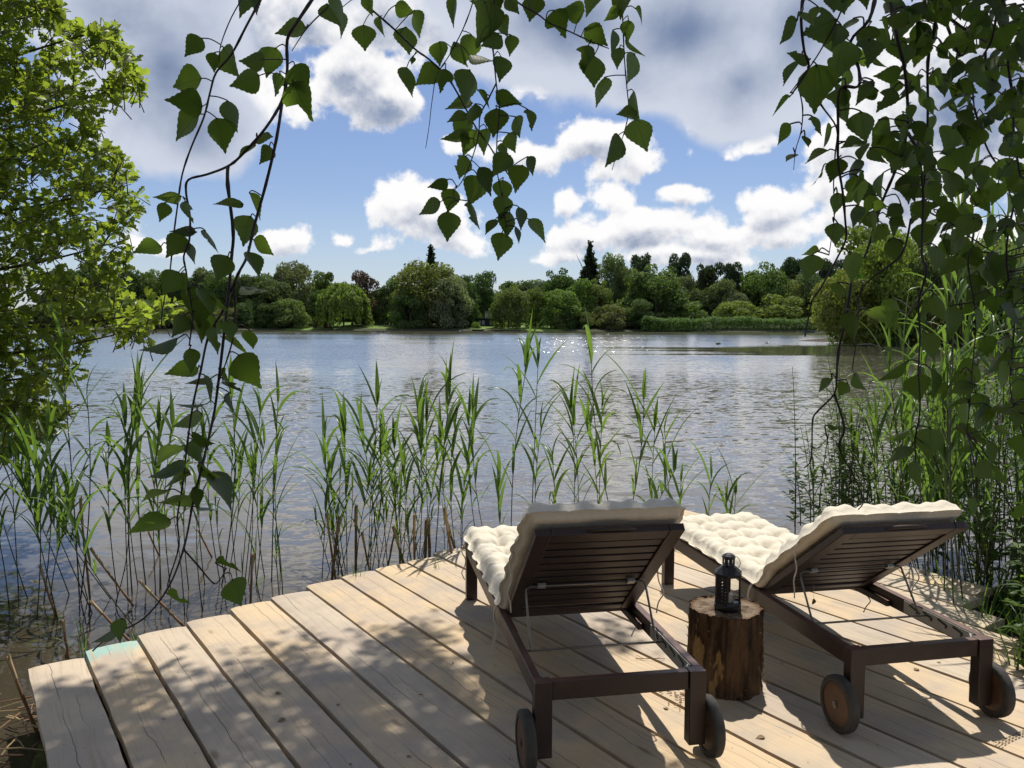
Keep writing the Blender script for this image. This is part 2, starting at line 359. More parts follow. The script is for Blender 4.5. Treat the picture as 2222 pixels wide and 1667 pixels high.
def m_water():
    m, t = newmat("lake_water"); g = t.n('ShaderNodeNewGeometry').outputs['Position']
    x, y, z = t.sep(g)
    # ripples: short wind waves, crests lying across the view; the slope of the surface is taken straight from noise
    def slope(sx, scale, seed, det): return t.v('SUBTRACT', t.noise(t.xyz(t.m('MULTIPLY', x, sx), y, seed), scale, det, 0.55, 0.3, out=1), (0.5, 0.5, 0.5))
    sl = t.v('ADD', t.v('ADD', t.v('SCALE', slope(0.55, 11.0, 0.0, 2), scale=0.24), t.v('SCALE', slope(0.6, 3.4, 4.0, 2), scale=0.24)), t.v('SCALE', slope(0.35, 0.7, 9.0, 2), scale=0.10))
    calm = t.noise(t.xyz(t.m('MULTIPLY', x, 0.25), y, 0.0), 0.05, 3, 0.5)
    # sheltered slicks (mirror-like): near the right-hand bank and in long bands across the lake
    right = t.ss(t.m('SUBTRACT', x, t.m('MULTIPLY', t.m('SUBTRACT', t.noise(t.xyz(0.0, y, 0.0), 0.11, 3), 0.5), 60.0)), 12.0, 42.0)
    band = t.m('MULTIPLY', t.ss(y, 52.0, 56.0), t.m('SUBTRACT', 1.0, t.ss(y, 72.0, 76.0)))
    band2 = t.m('MULTIPLY', t.ss(y, 34.0, 60.0), t.m('SUBTRACT', 1.0, t.ss(y, 76.0, 88.0)))
    xb = t.m('ADD', x, t.m('MULTIPLY', t.m('SUBTRACT', t.noise(t.xyz(t.m('MULTIPLY', x, 0.15), y, 3.0), 0.22, 3), 0.5), 30.0))
    slick = t.m('MULTIPLY', band, t.ss(xb, 2.0, 20.0)); slick = t.m('MAXIMUM', slick, t.m('MULTIPLY', band2, t.ss(xb, 20.0, 30.0)))
    near = t.m('SUBTRACT', 1.0, t.ss(y, 4.5, 9.0))
    amp = t.m('MULTIPLY', t.m('SUBTRACT', 1.0, t.m('MULTIPLY', slick, 0.97)), t.lin(calm, 0.35, 0.65, 0.75, 1.1))
    amp = t.m('MULTIPLY', amp, t.m('SUBTRACT', 1.0, t.m('MULTIPLY', near, 0.35)))
    sx_, sy_, _ = t.sep(sl)
    # now and then a small steep crest: these catch the sun as sparkle
    vo = t.n('ShaderNodeTexVoronoi'); t.put(vo.inputs['Vector'], t.xyz(t.m('MULTIPLY', x, 1.0), t.m('MULTIPLY', y, 0.5), 0.0)); vo.inputs['Scale'].default_value = 10.0
    vr, vg, vb = t.sep(vo.outputs['Color']); crest = t.m('MULTIPLY', t.m('GREATER_THAN', vr, 0.965), t.m('MULTIPLY', t.ss(y, 40.0, 70.0), t.m('SUBTRACT', 1.0, t.ss(y, 110.0, 170.0))))
    far = t.ss(y, 9.0, 60.0)                     # far off only the wave faces turned to this shore are seen
    sy_ = t.m('ADD', t.m('MULTIPLY', sy_, t.m('SUBTRACT', 1.0, far)), t.m('MULTIPLY', t.m('SUBTRACT', t.m('MULTIPLY', t.m('ABSOLUTE', sy_), -1.2), 0.045), far))
    nr = t.v('NORMALIZE', t.xyz(t.m('ADD', t.m('MULTIPLY', t.m('MULTIPLY', sx_, amp), 0.55), t.m('MULTIPLY', crest, t.m('MULTIPLY', t.m('SUBTRACT', vg, 0.5), 0.16))), t.m('ADD', t.m('MULTIPLY', sy_, amp), t.m('MULTIPLY', crest, t.m('MULTIPLY', t.m('ADD', vb, 0.25), -0.62))), 1.0))
    murk_and_shade = t.mix(t.ss(y, 14.0, 45.0), t.mix(t.ss(y, 4.6, 9.0), t.mix(t.noise(t.xyz(x, y, 0.0), 0.8, 3), (0.040, 0.033, 0.022), (0.062, 0.050, 0.034)), (0.135, 0.122, 0.100)), (0.070, 0.066, 0.046))  # near the bank the murky colour is darkened for the oak's shade too
    finish(t, principled(t, murk_and_shade, t.m('ADD', 0.05, t.m('MULTIPLY', crest, 0.12)), nr, 0.5, IOR=1.36)); return m
def m_crown():                                  # far foliage: colour comes from the object, light and dark leaf tint from the mesh
    m, t = newmat("tree_foliage"); ti = attr(t)
    oc = t.n('ShaderNodeObjectInfo').outputs['Color']
    col = t.mix(1.0, oc, t.mix(ti, (0.75, 0.80, 0.72), (1.65, 1.58, 1.35)), 'MULTIPLY')
    p = principled(t, col, 0.6, None, 0.25)
    tr = t.n('ShaderNodeBsdfTranslucent'); t.put(tr.inputs[0], t.mix(1.0, col, (1.5, 1.7, 0.7), 'MULTIPLY'))
    mx = t.n('ShaderNodeMixShader'); mx.inputs[0].default_value = 0.42
    t.nt.links.new(p, mx.inputs[1]); t.nt.links.new(tr.outputs[0], mx.inputs[2]); finish(t, mx.outputs[0]); return m
def m_ground(name, a, b, c, sc=1.0, bump=0.6):
    m, t = newmat(name); g = t.n('ShaderNodeNewGeometry').outputs['Position']
    n1 = t.noise(g, 1.3 * sc, 5, 0.6); n2 = t.noise(g, 14 * sc, 5, 0.65)
    col = t.mix(t.ss(n1, 0.35, 0.65), a, b); col = t.mix(t.ss(n2, 0.52, 0.7), col, c)
    finish(t, principled(t, col, 0.9, t.bump(n2, bump, 0.03), 0.2)); return m
def m_farbank():
    m, t = newmat("far_bank_ground"); g = t.n('ShaderNodeNewGeometry').outputs['Position']; x, y, z = t.sep(g)
    xx = t.m('ADD', x, t.m('MULTIPLY', t.m('SUBTRACT', t.noise(g, 0.12, 3), 0.5), 9.0))
    a = t.m('MULTIPLY', t.ss(xx, -70.0, -67.0), t.m('SUBTRACT', 1.0, t.ss(xx, -35.0, -32.0))); b = t.m('MULTIPLY', t.ss(xx, -14.0, -12.0), t.m('SUBTRACT', 1.0, t.ss(xx, 14.0, 17.0)))
    f = t.m('MULTIPLY', t.m('MAXIMUM', a, b), t.ss(y, 249.6, 250.4))
    grass = t.mix(t.noise(g, 0.6, 4), (0.10, 0.165, 0.030), (0.15, 0.215, 0.045))
    finish(t, principled(t, t.mix(f, t.mix(t.noise(g, 0.9, 4), (0.030, 0.036, 0.018), (0.055, 0.060, 0.028)), grass), 0.9, None, 0.2)); return m
def m_bark():
    m, t = newmat("stripped_bark"); c = objco(t)
    n = t.noise(t.v('MULTIPLY', c, (22, 22, 3.2)), 1.0, 5, 0.65); n2 = t.noise(t.v('MULTIPLY', c, (60, 60, 6)), 1.0, 4, 0.6)
    patch = t.noise(t.v('MULTIPLY', t.v('ADD', c, (0.3, 0.1, 0.0)), (13, 13, 3.4)), 1.0, 3, 0.6)
    col = t.mix(t.ss(n, 0.35, 0.65), (0.030, 0.019, 0.012), (0.12, 0.070, 0.036))
    col = t.mix(t.m('MULTIPLY', t.ss(patch, 0.585, 0.62), 0.95), col, t.mix(n2, (0.20, 0.125, 0.05), (0.33, 0.22, 0.10)))
    finish(t, principled(t, col, 0.85, t.bump(t.m('ADD', n, t.m('MULTIPLY', n2, 0.6)), 0.9, 0.012), 0.2)); return m
def m_endgrain():
    m, t = newmat("sawn_end_grain"); c = objco(t); x, y, z = t.sep(c)
    r = t.v('LENGTH', t.xyz(x, y, 0.0)); rr = t.m('ADD', r, t.m('MULTIPLY', t.noise(c, 12, 3), 0.02))
    ring = t.m('SINE', t.m('MULTIPLY', rr, 700.0))
    col = t.mix(t.ss(ring, -0.5, 1.0), (0.19, 0.14, 0.095), (0.28, 0.215, 0.15)); col = t.mix(t.ss(t.noise(c, 16, 5, 0.7), 0.45, 0.62), col, (0.10, 0.065, 0.04))
    col = t.mix(t.ss(r, 0.12, 0.165), col, (0.12, 0.07, 0.035))
    finish(t, principled(t, col, 0.85, t.bump(t.noise(c, 60, 4), 0.5, 0.004), 0.2)); return m
def m_birchbark():
    m, t = newmat("birch_bark"); c = objco(t)
    n = t.noise(t.v('MULTIPLY', c, (5, 5, 24)), 1.0, 4)
    finish(t, principled(t, t.mix(t.ss(n, 0.55, 0.65), (0.55, 0.52, 0.47), (0.05, 0.045, 0.04)), 0.7, t.bump(n, 0.4, 0.01), 0.3)); return m
def m_glass():
    m, t = newmat("lantern_glass")
    p = principled(t, (0.9, 0.92, 0.9), 0.02, None, 0.5, IOR=1.1, **{'Transmission Weight': 1.0}); finish(t, p); return m

M = dict(
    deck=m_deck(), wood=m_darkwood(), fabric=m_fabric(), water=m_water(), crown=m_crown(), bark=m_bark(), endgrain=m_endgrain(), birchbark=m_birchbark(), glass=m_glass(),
    birch=m_leaf("birch_leaf", (0.022, 0.042, 0.011), (0.042, 0.074, 0.018), (0.190, 0.310, 0.030), 0.45, 0.42),
    birchtop=m_leaf("birch_crown_leaf", (0.035, 0.065, 0.016), (0.06, 0.11, 0.025), (0.10, 0.18, 0.02), 0.35, 0.5, False),
    oak=m_leaf("oak_leaf", (0.034, 0.072, 0.016), (0.110, 0.175, 0.030), (0.46, 0.60, 0.055), 0.5, 0.42, False),
    reed=m_leaf("reed_blade", (0.040, 0.085, 0.022), (0.090, 0.160, 0.042), (0.22, 0.38, 0.045), 0.46, 0.36, False),
    stem=m_plain("reed_stem", (0.055, 0.060, 0.026), 0.55, var=0.4, scale=8),
    dry=m_plain("dry_reed", (0.24, 0.135, 0.065), 0.75, var=0.45, scale=14),
    straw=m_plain("straw", (0.42, 0.31, 0.16), 0.8, var=0.3, scale=20),
    twig=m_plain("dark_twig", (0.036, 0.022, 0.018), 0.6, var=0.4, scale=60, bump=0.3),
    oakbark=m_plain("oak_bark", (0.075, 0.060, 0.045), 0.85, var=0.4, scale=20, bump=0.6),
    trunk=m_plain("far_trunk_bark", (0.085, 0.070, 0.055), 0.85, var=0.4, scale=3),
    steel=m_plain("galvanised_steel", (0.22, 0.20, 0.17), 0.42, metal=0.85, var=0.15, scale=40),
    plate=m_plain("zinc_plate", (0.45, 0.45, 0.43), 0.45, metal=0.6, var=0.15, scale=30),
    disc=m_plain("wheel_disc_wood", (0.105, 0.050, 0.024), 0.55, var=0.45, scale=18, bump=0.3),
    tyre=m_plain("dusty_rubber", (0.050, 0.046, 0.040), 0.8, var=0.6, scale=30, bump=0.4),
    black=m_plain("black_painted_metal", (0.014, 0.014, 0.016), 0.35, var=0.2, scale=30),
    wax=m_plain("candle_wax", (0.75, 0.70, 0.58), 0.5, var=0.05),
    string=m_plain("cotton_tie", (0.60, 0.53, 0.42), 0.9, var=0.2, scale=100),
    joist=m_plain("old_joist_wood", (0.16, 0.115, 0.08), 0.85, var=0.4, scale=10, bump=0.4),
    herb=m_leaf("undergrowth_leaf", (0.035, 0.070, 0.016), (0.085, 0.145, 0.030), (0.19, 0.32, 0.035), 0.42, 0.45, True),
    mud=m_ground("mud_bank", (0.035, 0.026, 0.017), (0.060, 0.044, 0.028), (0.095, 0.070, 0.040)),
    lawn=m_ground("far_lawn", (0.115, 0.190, 0.034), (0.150, 0.225, 0.045), (0.13, 0.20, 0.04), 0.3, 0.2),
    litter=m_plain("dry_leaf", (0.20, 0.135, 0.06), 0.8, var=0.4, scale=60),
    farbank=m_farbank(),
    white=m_plain("white_render", (0.72, 0.72, 0.70), 0.7, var=0.05),
    dark=m_plain("dark_cladding", (0.030, 0.030, 0.032), 0.6, var=0.2),
    bluegrey=m_plain("blue_grey_paint", (0.07, 0.12, 0.14), 0.5, var=0.2, scale=4),
    brickish=m_plain("dark_stone_wall", (0.07, 0.062, 0.055), 0.85, var=0.3, scale=2),
    gull=m_plain("white_feathers", (0.80, 0.80, 0.78), 0.7, var=0.05), drake=m_plain("brown_feathers", (0.14, 0.10, 0.07), 0.7, var=0.3, scale=30),
    beak=m_plain("yellow_beak", (0.55, 0.30, 0.04), 0.5),
    pane=m_plain("window_pane", (0.20, 0.25, 0.28), 0.08, spec=0.8, var=0.1),
)

# ------------------------------------------------------------------ the setting: lake, banks
WZ = -0.28
def make_setting():
    b = MB(); b.add([(-500, -2, WZ), (500, -2, WZ), (500, 262, WZ), (-500, 262, WZ)], [(0, 1, 2, 3)])
    tag(b.build('lake', M['water']), kind='structure')
    rng = np.random.default_rng(3)
    def shore(x):
        if x < -1.9: return 3.12 + 0.22 * math.sin(x * 2.1) + max(0.0, -x - 6.0) * 0.12
        if x < 2.2: return 3.55 - (x + 1.9) * 0.5
        if x < 2.9: return 1.5 + (x - 2.2) * 6.1
        return 5.8 + (x - 2.9) * 0.5
    xs = np.concatenate([np.linspace(-30, -6, 13), np.linspace(-5.6, 6.0, 59), np.linspace(7, 30, 14)]); ys = np.concatenate([np.linspace(-20, 0, 12), np.linspace(0.2, 9, 60), np.linspace(9.5, 22, 12)])
    P = []
    for y in ys:
        for x in xs:
            d = shore(x) - y
            z = WZ - 0.03 + max(-0.5, min(0.18 + max(0, d) * 0.02, d * 0.16)) + rng.normal() * 0.012
            if -2.2 < x < 3.4 and y < 5.6 and d > 0: z = min(z, -0.16)
            P.append((x, y, z))
    b = MB(); b.grid(P, len(xs), len(ys)); tag(b.build('ground', M['mud'], smooth=True), kind='structure')
    # far bank rising gently behind the lake, and the nearer wooded point on the right
    xs = np.linspace(-330, 330, 100); ys = np.concatenate([np.linspace(244, 262, 8), np.linspace(268, 420, 16)]); P = []
    for y in ys:
        for x in xs:
            s = y - 248 - 2 * math.sin(x * 0.05) - 1.5 * math.sin(x * 0.17)
            z = WZ - 0.5 + min(max(0, s + 1) * 0.5, 0.95) + max(0, min(s, 18) - 2) * 0.075 + max(0, s - 20) * 0.05 + 4.5 * max(0, min(1, (x - 20) / 60)) * max(0, min(1, s / 60))
            P.append((x, y, z))
    b = MB(); b.grid(P, len(xs), len(ys)); tag(b.build('far_bank', M['farbank'], smooth=True), kind='structure')
    P = []; n = 40
    for j in range(12):
        for i in range(n):
            a = 2 * math.pi * i / n; r = (1 - j / 11.0)
            P.append((70 + 34 * r * math.cos(a) * (1 + .1 * math.sin(3 * a)), 102 + 22 * r * math.sin(a) * (1 + .08 * math.sin(5 * a)), WZ - 0.2 + min(0.75, (1 - r) * 3.2)))
    b = MB(); b.grid(P, n, 12, close=True); tag(b.build('wooded_point', M['mud'], smooth=True), kind='structure')
make_setting()

# ------------------------------------------------------------------ deck
PA, PO, PW, GAP = 0.5954, 0.4995, 0.2597, 0.021
FARV = [4.487, 4.58, 4.655, 4.727, 4.815, 4.868, 4.985, 5.04, 5.08, 5.11, 5.21, 5.25, 5.28, 5.33, 5.34, 5.37, 5.38, 5.39, 5.40, 5.42]
NEARV = {19: 2.55, 18: 2.49, 17: 2.235, 16: 1.995, 15: 1.74, 14: 1.50, 13: 1.22, 12: 0.95}
def make_deck():
    root = thing('wooden_deck', 'weathered plank deck of staggered wide boards running out to the reeds', 'deck', (0, 0, 0), PA)
    rnd = random.Random(5); b = MB(); tx = []; paint = []
    for k in range(20):
        x0 = PO + PW * (k - 1) + GAP / 2; x1 = x0 + PW - GAP
        v0 = NEARV.get(k, 0.15 + 0.1 * rnd.random()); v1 = FARV[k]; ti = rnd.random(); zz = rnd.uniform(-0.004, 0.003)
        nx, nv = 7, 30; jit = [rnd.uniform(-.004, .004) for _ in range(nv + 1)]; sk = rnd.uniform(-.006, .006)
        def col(i, j, top):
            fx = i / nx; fv = j / nv; x = x0 + (x1 - x0) * fx
            if i == 0: x += jit[j] * .6
            if i == nx: x += jit[-j - 1] * .6
            v = v0 + (v1 - v0) * fv + (sk * (fx - .5) * 2 if j in (0, nv) else 0)
            cup = 0.003 * (1 - (2 * fx - 1) ** 2)
            return (x, v, (zz + cup - (0.004 if i in (0, nx) else 0)) if top else zz - 0.045), fx, (x - x0, v1 - v)
        base = len(b.v); vs = []; st = []; pt = []
        for top in (True, False):
            for j in range(nv + 1):
                for i in range(nx + 1):
                    p, fx, q = col(i, j, top); vs.append(p); st.append(fx)
                    pt.append(max(0.0, min(1.0, 1.02 - q[1] / 0.30 - (0.45 * max(0, q[0] / PW - .72)))) if k == 1 else 0.0)
        n1 = (nx + 1) * (nv + 1); I = lambda i, j, t: (0 if t else n1) + j * (nx + 1) + i
        fs = []
        for j in range(nv):
            for i in range(nx):
                fs.append((I(i, j, 1), I(i + 1, j, 1), I(i + 1, j + 1, 1), I(i, j + 1, 1)))
                fs.append((I(i, j, 0), I(i, j + 1, 0), I(i + 1, j + 1, 0), I(i + 1, j, 0)))
            fs.append((I(0, j, 0), I(0, j, 1), I(0, j + 1, 1), I(0, j + 1, 0))); fs.append((I(nx, j, 1), I(nx, j, 0), I(nx, j + 1, 0), I(nx, j + 1, 1)))
        for i in range(nx):
            fs.append((I(i, 0, 1), I(i, 0, 0), I(i + 1, 0, 0), I(i + 1, 0, 1))); fs.append((I(i, nv, 0), I(i, nv, 1), I(i + 1, nv, 1), I(i + 1, nv, 0)))
        b.add(vs, fs, tint=ti); tx += st; paint += pt
    o = b.build('decking', M['deck'], root)
    for nm, dat in (('tx', tx), ('paint', paint)):
        a = o.data.attributes.new(nm, 'FLOAT', 'POINT'); a.data.foreach_set('value', np.array(dat, np.float32))
    for v, x0, x1 in ((4.30, 0.26, 5.4), (3.2, 0.26, 5.4), (2.1, 0.26, 4.6), (1.0, 0.26, 3.3)):
        j = MB(); j.beam((x0 + .05, v, -0.115), (x1, v, -0.115), 0.05, 0.13); j.build('joist', M['joist'], root)
    for x, v in ((0.5, 4.25), (1.9, 4.25), (3.4, 4.25), (5.0, 4.25), (0.5, 3.15), (5.0, 3.15)):
        j = MB(); j.beam((x, v - .09, -0.9), (x, v - .09, -0.06), 0.09, 0.09, up=(0, 1, 0)); j.build('post', M['joist'], root)
make_deck()

# ------------------------------------------------------------------ sun loungers
LW, LL, LH, HZT, BW, BL = 0.665, 2.019, 0.348, 0.332, 0.600, 0.800      # width, length, rail height, hinge height, backrest width, backrest length
def make_lounger(label, x, y, a, hy, tilt):
    root = thing('sun_lounger', label, 'sun lounger', (x, y, 0), a, 'sun loungers on the deck')
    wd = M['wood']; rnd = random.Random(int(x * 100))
    for sx in (0, 1):
        px = 0.0335 if sx == 0 else LW - 0.0335
        for sy in (0, 1):
            b = MB(); yy = 0.026 if sy == 0 else LL - 0.026; z0 = 0.060 if sy == 0 else 0.001
            b.beam((px, yy, z0), (px, yy, LH), 0.066, 0.052, up=(0, 1, 0), tint=rnd.random()); b.build('leg', wd, root, bevel=.003)
        rx = 0.0165 + .001 if sx == 0 else LW - 0.0175
        b = MB(); b.beam((rx, 0.0535, LH - 0.036), (rx, LL - 0.0535, LH - 0.036), 0.033, 0.070, tint=rnd.random())
        ix = 0.046 if sx == 0 else LW - 0.046
        b.beam((ix, 0.62, LH - 0.055), (ix, LL - 0.0535, LH - 0.055), 0.022, 0.030, tint=rnd.random())
        b.build('side_rail', wd, root, bevel=.003)
        # notched plate for the prop rod
        p = MB(); bx = 0.0355 if sx == 0 else LW - 0.0355; s = 1 if sx == 0 else -1; n = 12; y0, y1 = 0.075, 0.52
        p.beam((bx, y0, LH - .035), (bx, y1, LH - .035), 0.003, 0.058)
        for i in range(4):
            yy = 0.135 + i * 0.095
            p.beam((bx + s * .0022, yy, LH - .028), (bx + s * .0022, yy + .06, LH - .016), .002, .010, mi=1)
            p.beam((bx + s * .0022, yy, LH - .028), (bx + s * .0022, yy + .012, LH - .040), .002, .009, mi=1)
        p.tube([(bx, y0 + .02, LH - .012), (bx + s * .028, y0 - .022, LH - .010), (bx + s * .028, y0 - .03, LH - .03)], .0045, 6)
        p.build('notched_plate', [M['plate'], M['black']], root)
    for yy, nm in ((0.026, 'crossbar'), (LL - 0.026, 'crossbar')):
        b = MB(); b.beam((0.068, yy, LH - 0.037), (LW - 0.068, yy, LH - 0.037), 0.034, 0.072, tint=rnd.random()); b.build(nm, wd, root, bevel=.003)
    b = MB()                                             # seat slats
    yy = hy + 0.05
    while yy < LL - 0.08:
        b.beam((0.036, yy, LH - 0.028), (LW - 0.036, yy, LH - 0.028), 0.055, 0.018, tint=rnd.random()); yy += 0.067
    b.build('seat_slats', wd, root, bevel=.002)
    # backrest
    ct, st = math.cos(tilt), math.sin(tilt); H = Vector((LW / 2, hy, HZT)); up = Vector((0, -ct, st)); nb = Vector((0, st, ct)); X = Vector((1, 0, 0))
    br = MB(); th = 0.032
    def BP(u, v, w=0.0): return H + X * u + up * v + nb * (th / 2 + w)
    for s in (-1, 1): br.beam(BP(s * (BW / 2 - .031), 0), BP(s * (BW / 2 - .031), BL), .062, th, up=nb, tint=rnd.random())
    br.beam(BP(-BW / 2 + .0625, BL - .036), BP(BW / 2 - .0625, BL - .036), .068, th - .002, up=nb, tint=rnd.random())
    br.beam(BP(-BW / 2 + .0625, .022), BP(BW / 2 - .0625, .022), .044, th - .002, up=nb, tint=rnd.random())
    bo = br.build('backrest', wd, root, bevel=.003)
    nsl = 10; y0, y1 = .056, BL - .083; w = (y1 - y0) / nsl
    sl_ = MB()
    for i in range(nsl):
        v = y0 + w * (i + .5); sl_.beam(BP(-BW / 2 + .0625, v), BP(BW / 2 - .0625, v), w - .017, .016, up=nb, tint=rnd.random())
    sl_.build('slats', wd, bo, bevel=.002)
    hb = MB()                                            # curved hand grip let into the top rail
    hb.tube(smooth_path([BP(-.10, BL - .010, .0), BP(-.06, BL + .006, 0), BP(.06, BL + .006, 0), BP(.10, BL - .010, 0)]), .009, 6); hb.build('handle', wd, bo, smooth=True)
    # prop rod, pivoting on the backrest and resting in the plates
    rd = MB(); sv = .335; yb = 0.372; zb = LH - .028; u = BW / 2 - .035
    pl = [BP(-u + .02, sv, -th / 2 - .008), BP(u - .02, sv, -th / 2 - .008)]
    loop = [BP(u - .02, sv, -th / 2 - .008), BP(u, sv - .012, -th / 2 - .012), Vector((LW - .062, yb + .02, zb + .02)), Vector((LW - .064, yb, zb)), Vector((.064, yb, zb)), Vector((.062, yb + .02, zb + .02)), BP(-u, sv - .012, -th / 2 - .012), BP(-u + .02, sv, -th / 2 - .008), BP(u - .02, sv, -th / 2 - .008)]
    rd.tube(loop, .0048, 8); rd.tube([Vector((.036, yb, zb)), Vector((LW - .036, yb, zb))], .0048, 8)
    ro = rd.build('prop_rod', M['steel'], root, smooth=True)
    for s in (-1, 1):
        cl = MB(); cl.beam(BP(s * (u - .05), sv, -th / 2 - .006), BP(s * (u - .085), sv, -th / 2 - .006), .026, .016, up=nb); cl.build('rod_clip', M['plate'], ro, bevel=.002)
    # wheels
    for s in (-1, 1):
        cx = -.026 if s < 0 else LW + .026; cy = .03; r = .115
        def ring(rad, dx): return [(cx + dx, cy + rad * math.cos(2 * math.pi * k / 32), r + .0015 + rad * math.sin(2 * math.pi * k / 32)) for k in range(32)]
        ty = MB(); prof = [(.088, -.021), (.106, -.021), (.1135, -.016), (.115, -.008), (.115, .008), (.1135, .016), (.106, .021), (.088, .021), (.088, -.021)]
        P = []
        for rad, dx in prof: P += ring(rad, dx)
        ty.grid(P, 32, len(prof), close=True)
        dk = MB(); P = []
        for rad, dx in ((.004, -.018), (.070, -.019), (.0875, -.017), (.0875, .017), (.070, .019), (.004, .018)): P += ring(rad, dx)
        dk.grid(P, 32, 6, close=True); w_ = dk.build('wheel', M['disc'], root)
        ty.build('tyre', M['tyre'], w_, smooth=True)
        bt = MB(); bt.tube([(cx - s * .05, cy, r), (cx + s * .026, cy, r)], .006, 8); bt.tube([(cx + s * .019, cy, r), (cx + s * .023, cy, r)], .014, 10); bt.build('axle_bolt', M['steel'], w_)
    return root, H, up, nb

def make_cushion(root, label, hy, tilt, wid, over, off=0.0, seed=1):
    """one long tufted pad: lies on the seat, then climbs the backrest"""
    rnd = np.random.default_rng(seed)
    T = 0.076; zs = LH + 0.004; ct, st = math.cos(tilt), math.sin(tilt)
    Ls = LL - hy + 0.02; Lb = BL + over; rb = 0.10
    th0 = 0.034 + .003
    def path(s):                                       # s from the foot end
        a0 = Ls - rb * math.tan(tilt / 2)
        y0 = LL + 0.02
        if s < a0: return Vector((0, y0 - s, zs)), Vector((0, 0, 1))
        arc = rb * tilt
        if s < a0 + arc:
            t = (s - a0) / rb
            c = Vector((0, y0 - a0, zs + rb)); return c + Vector((0, -math.sin(t) * rb, -math.cos(t) * rb)), Vector((0, math.sin(t), math.cos(t)))
        q = s - a0 - arc; t = tilt
        c = Vector((0, y0 - a0, zs + rb)); p = c + Vector((0, -math.sin(t) * rb, -math.cos(t) * rb))
        return p + Vector((0, -ct, st)) * q + Vector((0, st, ct)) * (th0 * min(1, q / .15)), Vector((0, st, ct))
    Ltot = Ls + Lb - rb * (2 * math.tan(tilt / 2) - tilt) - .004
    nu, nv = 64, 200; cu = wid / 4; ncv = 11; cv = Ltot / ncv
    ph = rnd.uniform(0, 6.28, 40); jt = rnd.normal(0, .014, (6, 14, 2))
    jit = rnd.uniform(-1, 1, (nu + 8, nv + 8))
    k = np.ones(5) / 5
    for ax in (0, 1): jit = np.apply_along_axis(lambda q: np.convolve(q, k, 'same'), ax, jit)
    def hgt(u, s):
        e = min(u, wid - u, s, Ltot - s)
        edge = (1 - (1 - min(1, max(0, e) / .050)) ** 2.2) ** .5
        best = 9; 
        iu, iv = int(u / cu), int(s / cv); h = 1.0
        for i in (iu, iu + 1):
            for j in (iv, iv + 1):
                if 0 < i < 4 and 0 < j < ncv:
                    dx, dy = u - i * cu - jt[i, j, 0], s - j * cv - jt[i, j, 1]; r = math.hypot(dx, dy)
                    h -= .60 * math.exp(-(r / .040) ** 1.3)
                    an = math.atan2(dy, dx); h -= .24 * math.exp(-(r / .075) ** 2) * (0.5 + .5 * math.sin(7 * an + ph[(i * 5 + j) % 40]))
        du = abs((u / cu + .5) % 1 - .5) * cu; dv = abs((s / cv + .5) % 1 - .5) * cv
        h -= .16 * math.exp(-(du / .026) ** 2) * (cu * .5 < u < wid - cu * .5) + .19 * math.exp(-(dv / .026) ** 2)
        # puckers towards the seam
        h -= .26 * math.exp(-(e / .055) ** 2) * (0.5 + .5 * math.sin((s if min(u, wid - u) < min(s, Ltot - s) else u) * 6.283 / (cv * .5) + ph[1] + 2 * math.sin(s * 9)))
        return max(.10, h) * edge
    Pt, Pb = [], []
    for j in range(nv + 1):
        s0 = Ltot * j / nv
        for i in range(nu + 1):
            u0 = wid * i / nu
            s = min(max(s0, 0), Ltot); bulge = .006 * math.sin(s / cv * 6.283 + ph[2])
            uu = u0 + (bulge + .010 * jit[3, j]) * (2 * u0 / wid - 1)
            p, n = path(s); h = hgt(u0, s) * T + jit[i, j] * .004
            mid = .022
            Pt.append(p + Vector((uu - wid / 2, 0, 0)) + n * (mid + h * .95))
            e = min(u0, wid - u0, s, Ltot - s); lo = mid * (1 - (1 - (1 - min(1, e / .03)) ** 2) ** .5) if e < .03 else 0
            Pb.append(p + Vector((uu - wid / 2, 0, 0)) + n * lo)
    b = MB(); b.grid(Pt, nu + 1, nv + 1)
    base = len(b.v); b.v += [tuple(p) for p in Pb]; b.uv += [(0, 0)] * len(Pb); b.t += [.5] * len(Pb)
    fs = [(base + j * (nu + 1) + i, base + (j + 1) * (nu + 1) + i, base + (j + 1) * (nu + 1) + i + 1, base + j * (nu + 1) + i + 1) for j in range(nv) for i in range(nu)]
    # boxed sides: three rows that bulge between the puckered stitches
    ring = [(i, 0) for i in range(nu)] + [(nu, j) for j in range(nv)] + [(i, nv) for i in range(nu, 0, -1)] + [(0, j) for j in range(nv, 0, -1)]
    rows = []
    cen = [(Pt[j * (nu + 1)] + Pt[j * (nu + 1) + nu]) / 2 for j in range(nv + 1)]
    for q in (.25, .5, .75):
        r0_ = len(b.v); rows.append(r0_)
        for i, j in ring:
            k_ = j * (nu + 1) + i; A, B = Pt[k_], Pb[k_]; p, n = path(Ltot * j / nv)
            if i in (0, nu): out = Vector((-1 if i == 0 else 1, 0, 0)); ph_ = j / nv * ncv
            else: t_ = Vector((0, -n.z, n.y)); out = t_ if j == nv else -t_; ph_ = i / nu * 4
            pk = abs(math.sin(math.pi * ph_)) ** .45; b.v.append(tuple(A.lerp(B, q) + out * (.016 * math.sin(math.pi * q) * (.25 + .75 * pk) + .0025 * jit[(i + 3) % nu, (j * 3) % nv]))); b.uv.append((0, 0)); b.t.append(.5)
    m_ = len(ring); top_ = [j * (nu + 1) + i for i, j in ring]; bot_ = [base + k for k in top_]
    strips = [top_] + [[r0_ + k for k in range(m_)] for r0_ in rows] + [bot_]
    for a_, c_ in zip(strips[:-1], strips[1:]):
        fs += [(a_[k], c_[k], c_[(k + 1) % m_], a_[(k + 1) % m_]) for k in range(m_)]
    b.f += fs; b.mi += [0] * len(fs)
    cu_o = thing('lounger_cushion', label, 'cushion', root.location, root.rotation_euler.z, 'tufted cushions on the loungers')
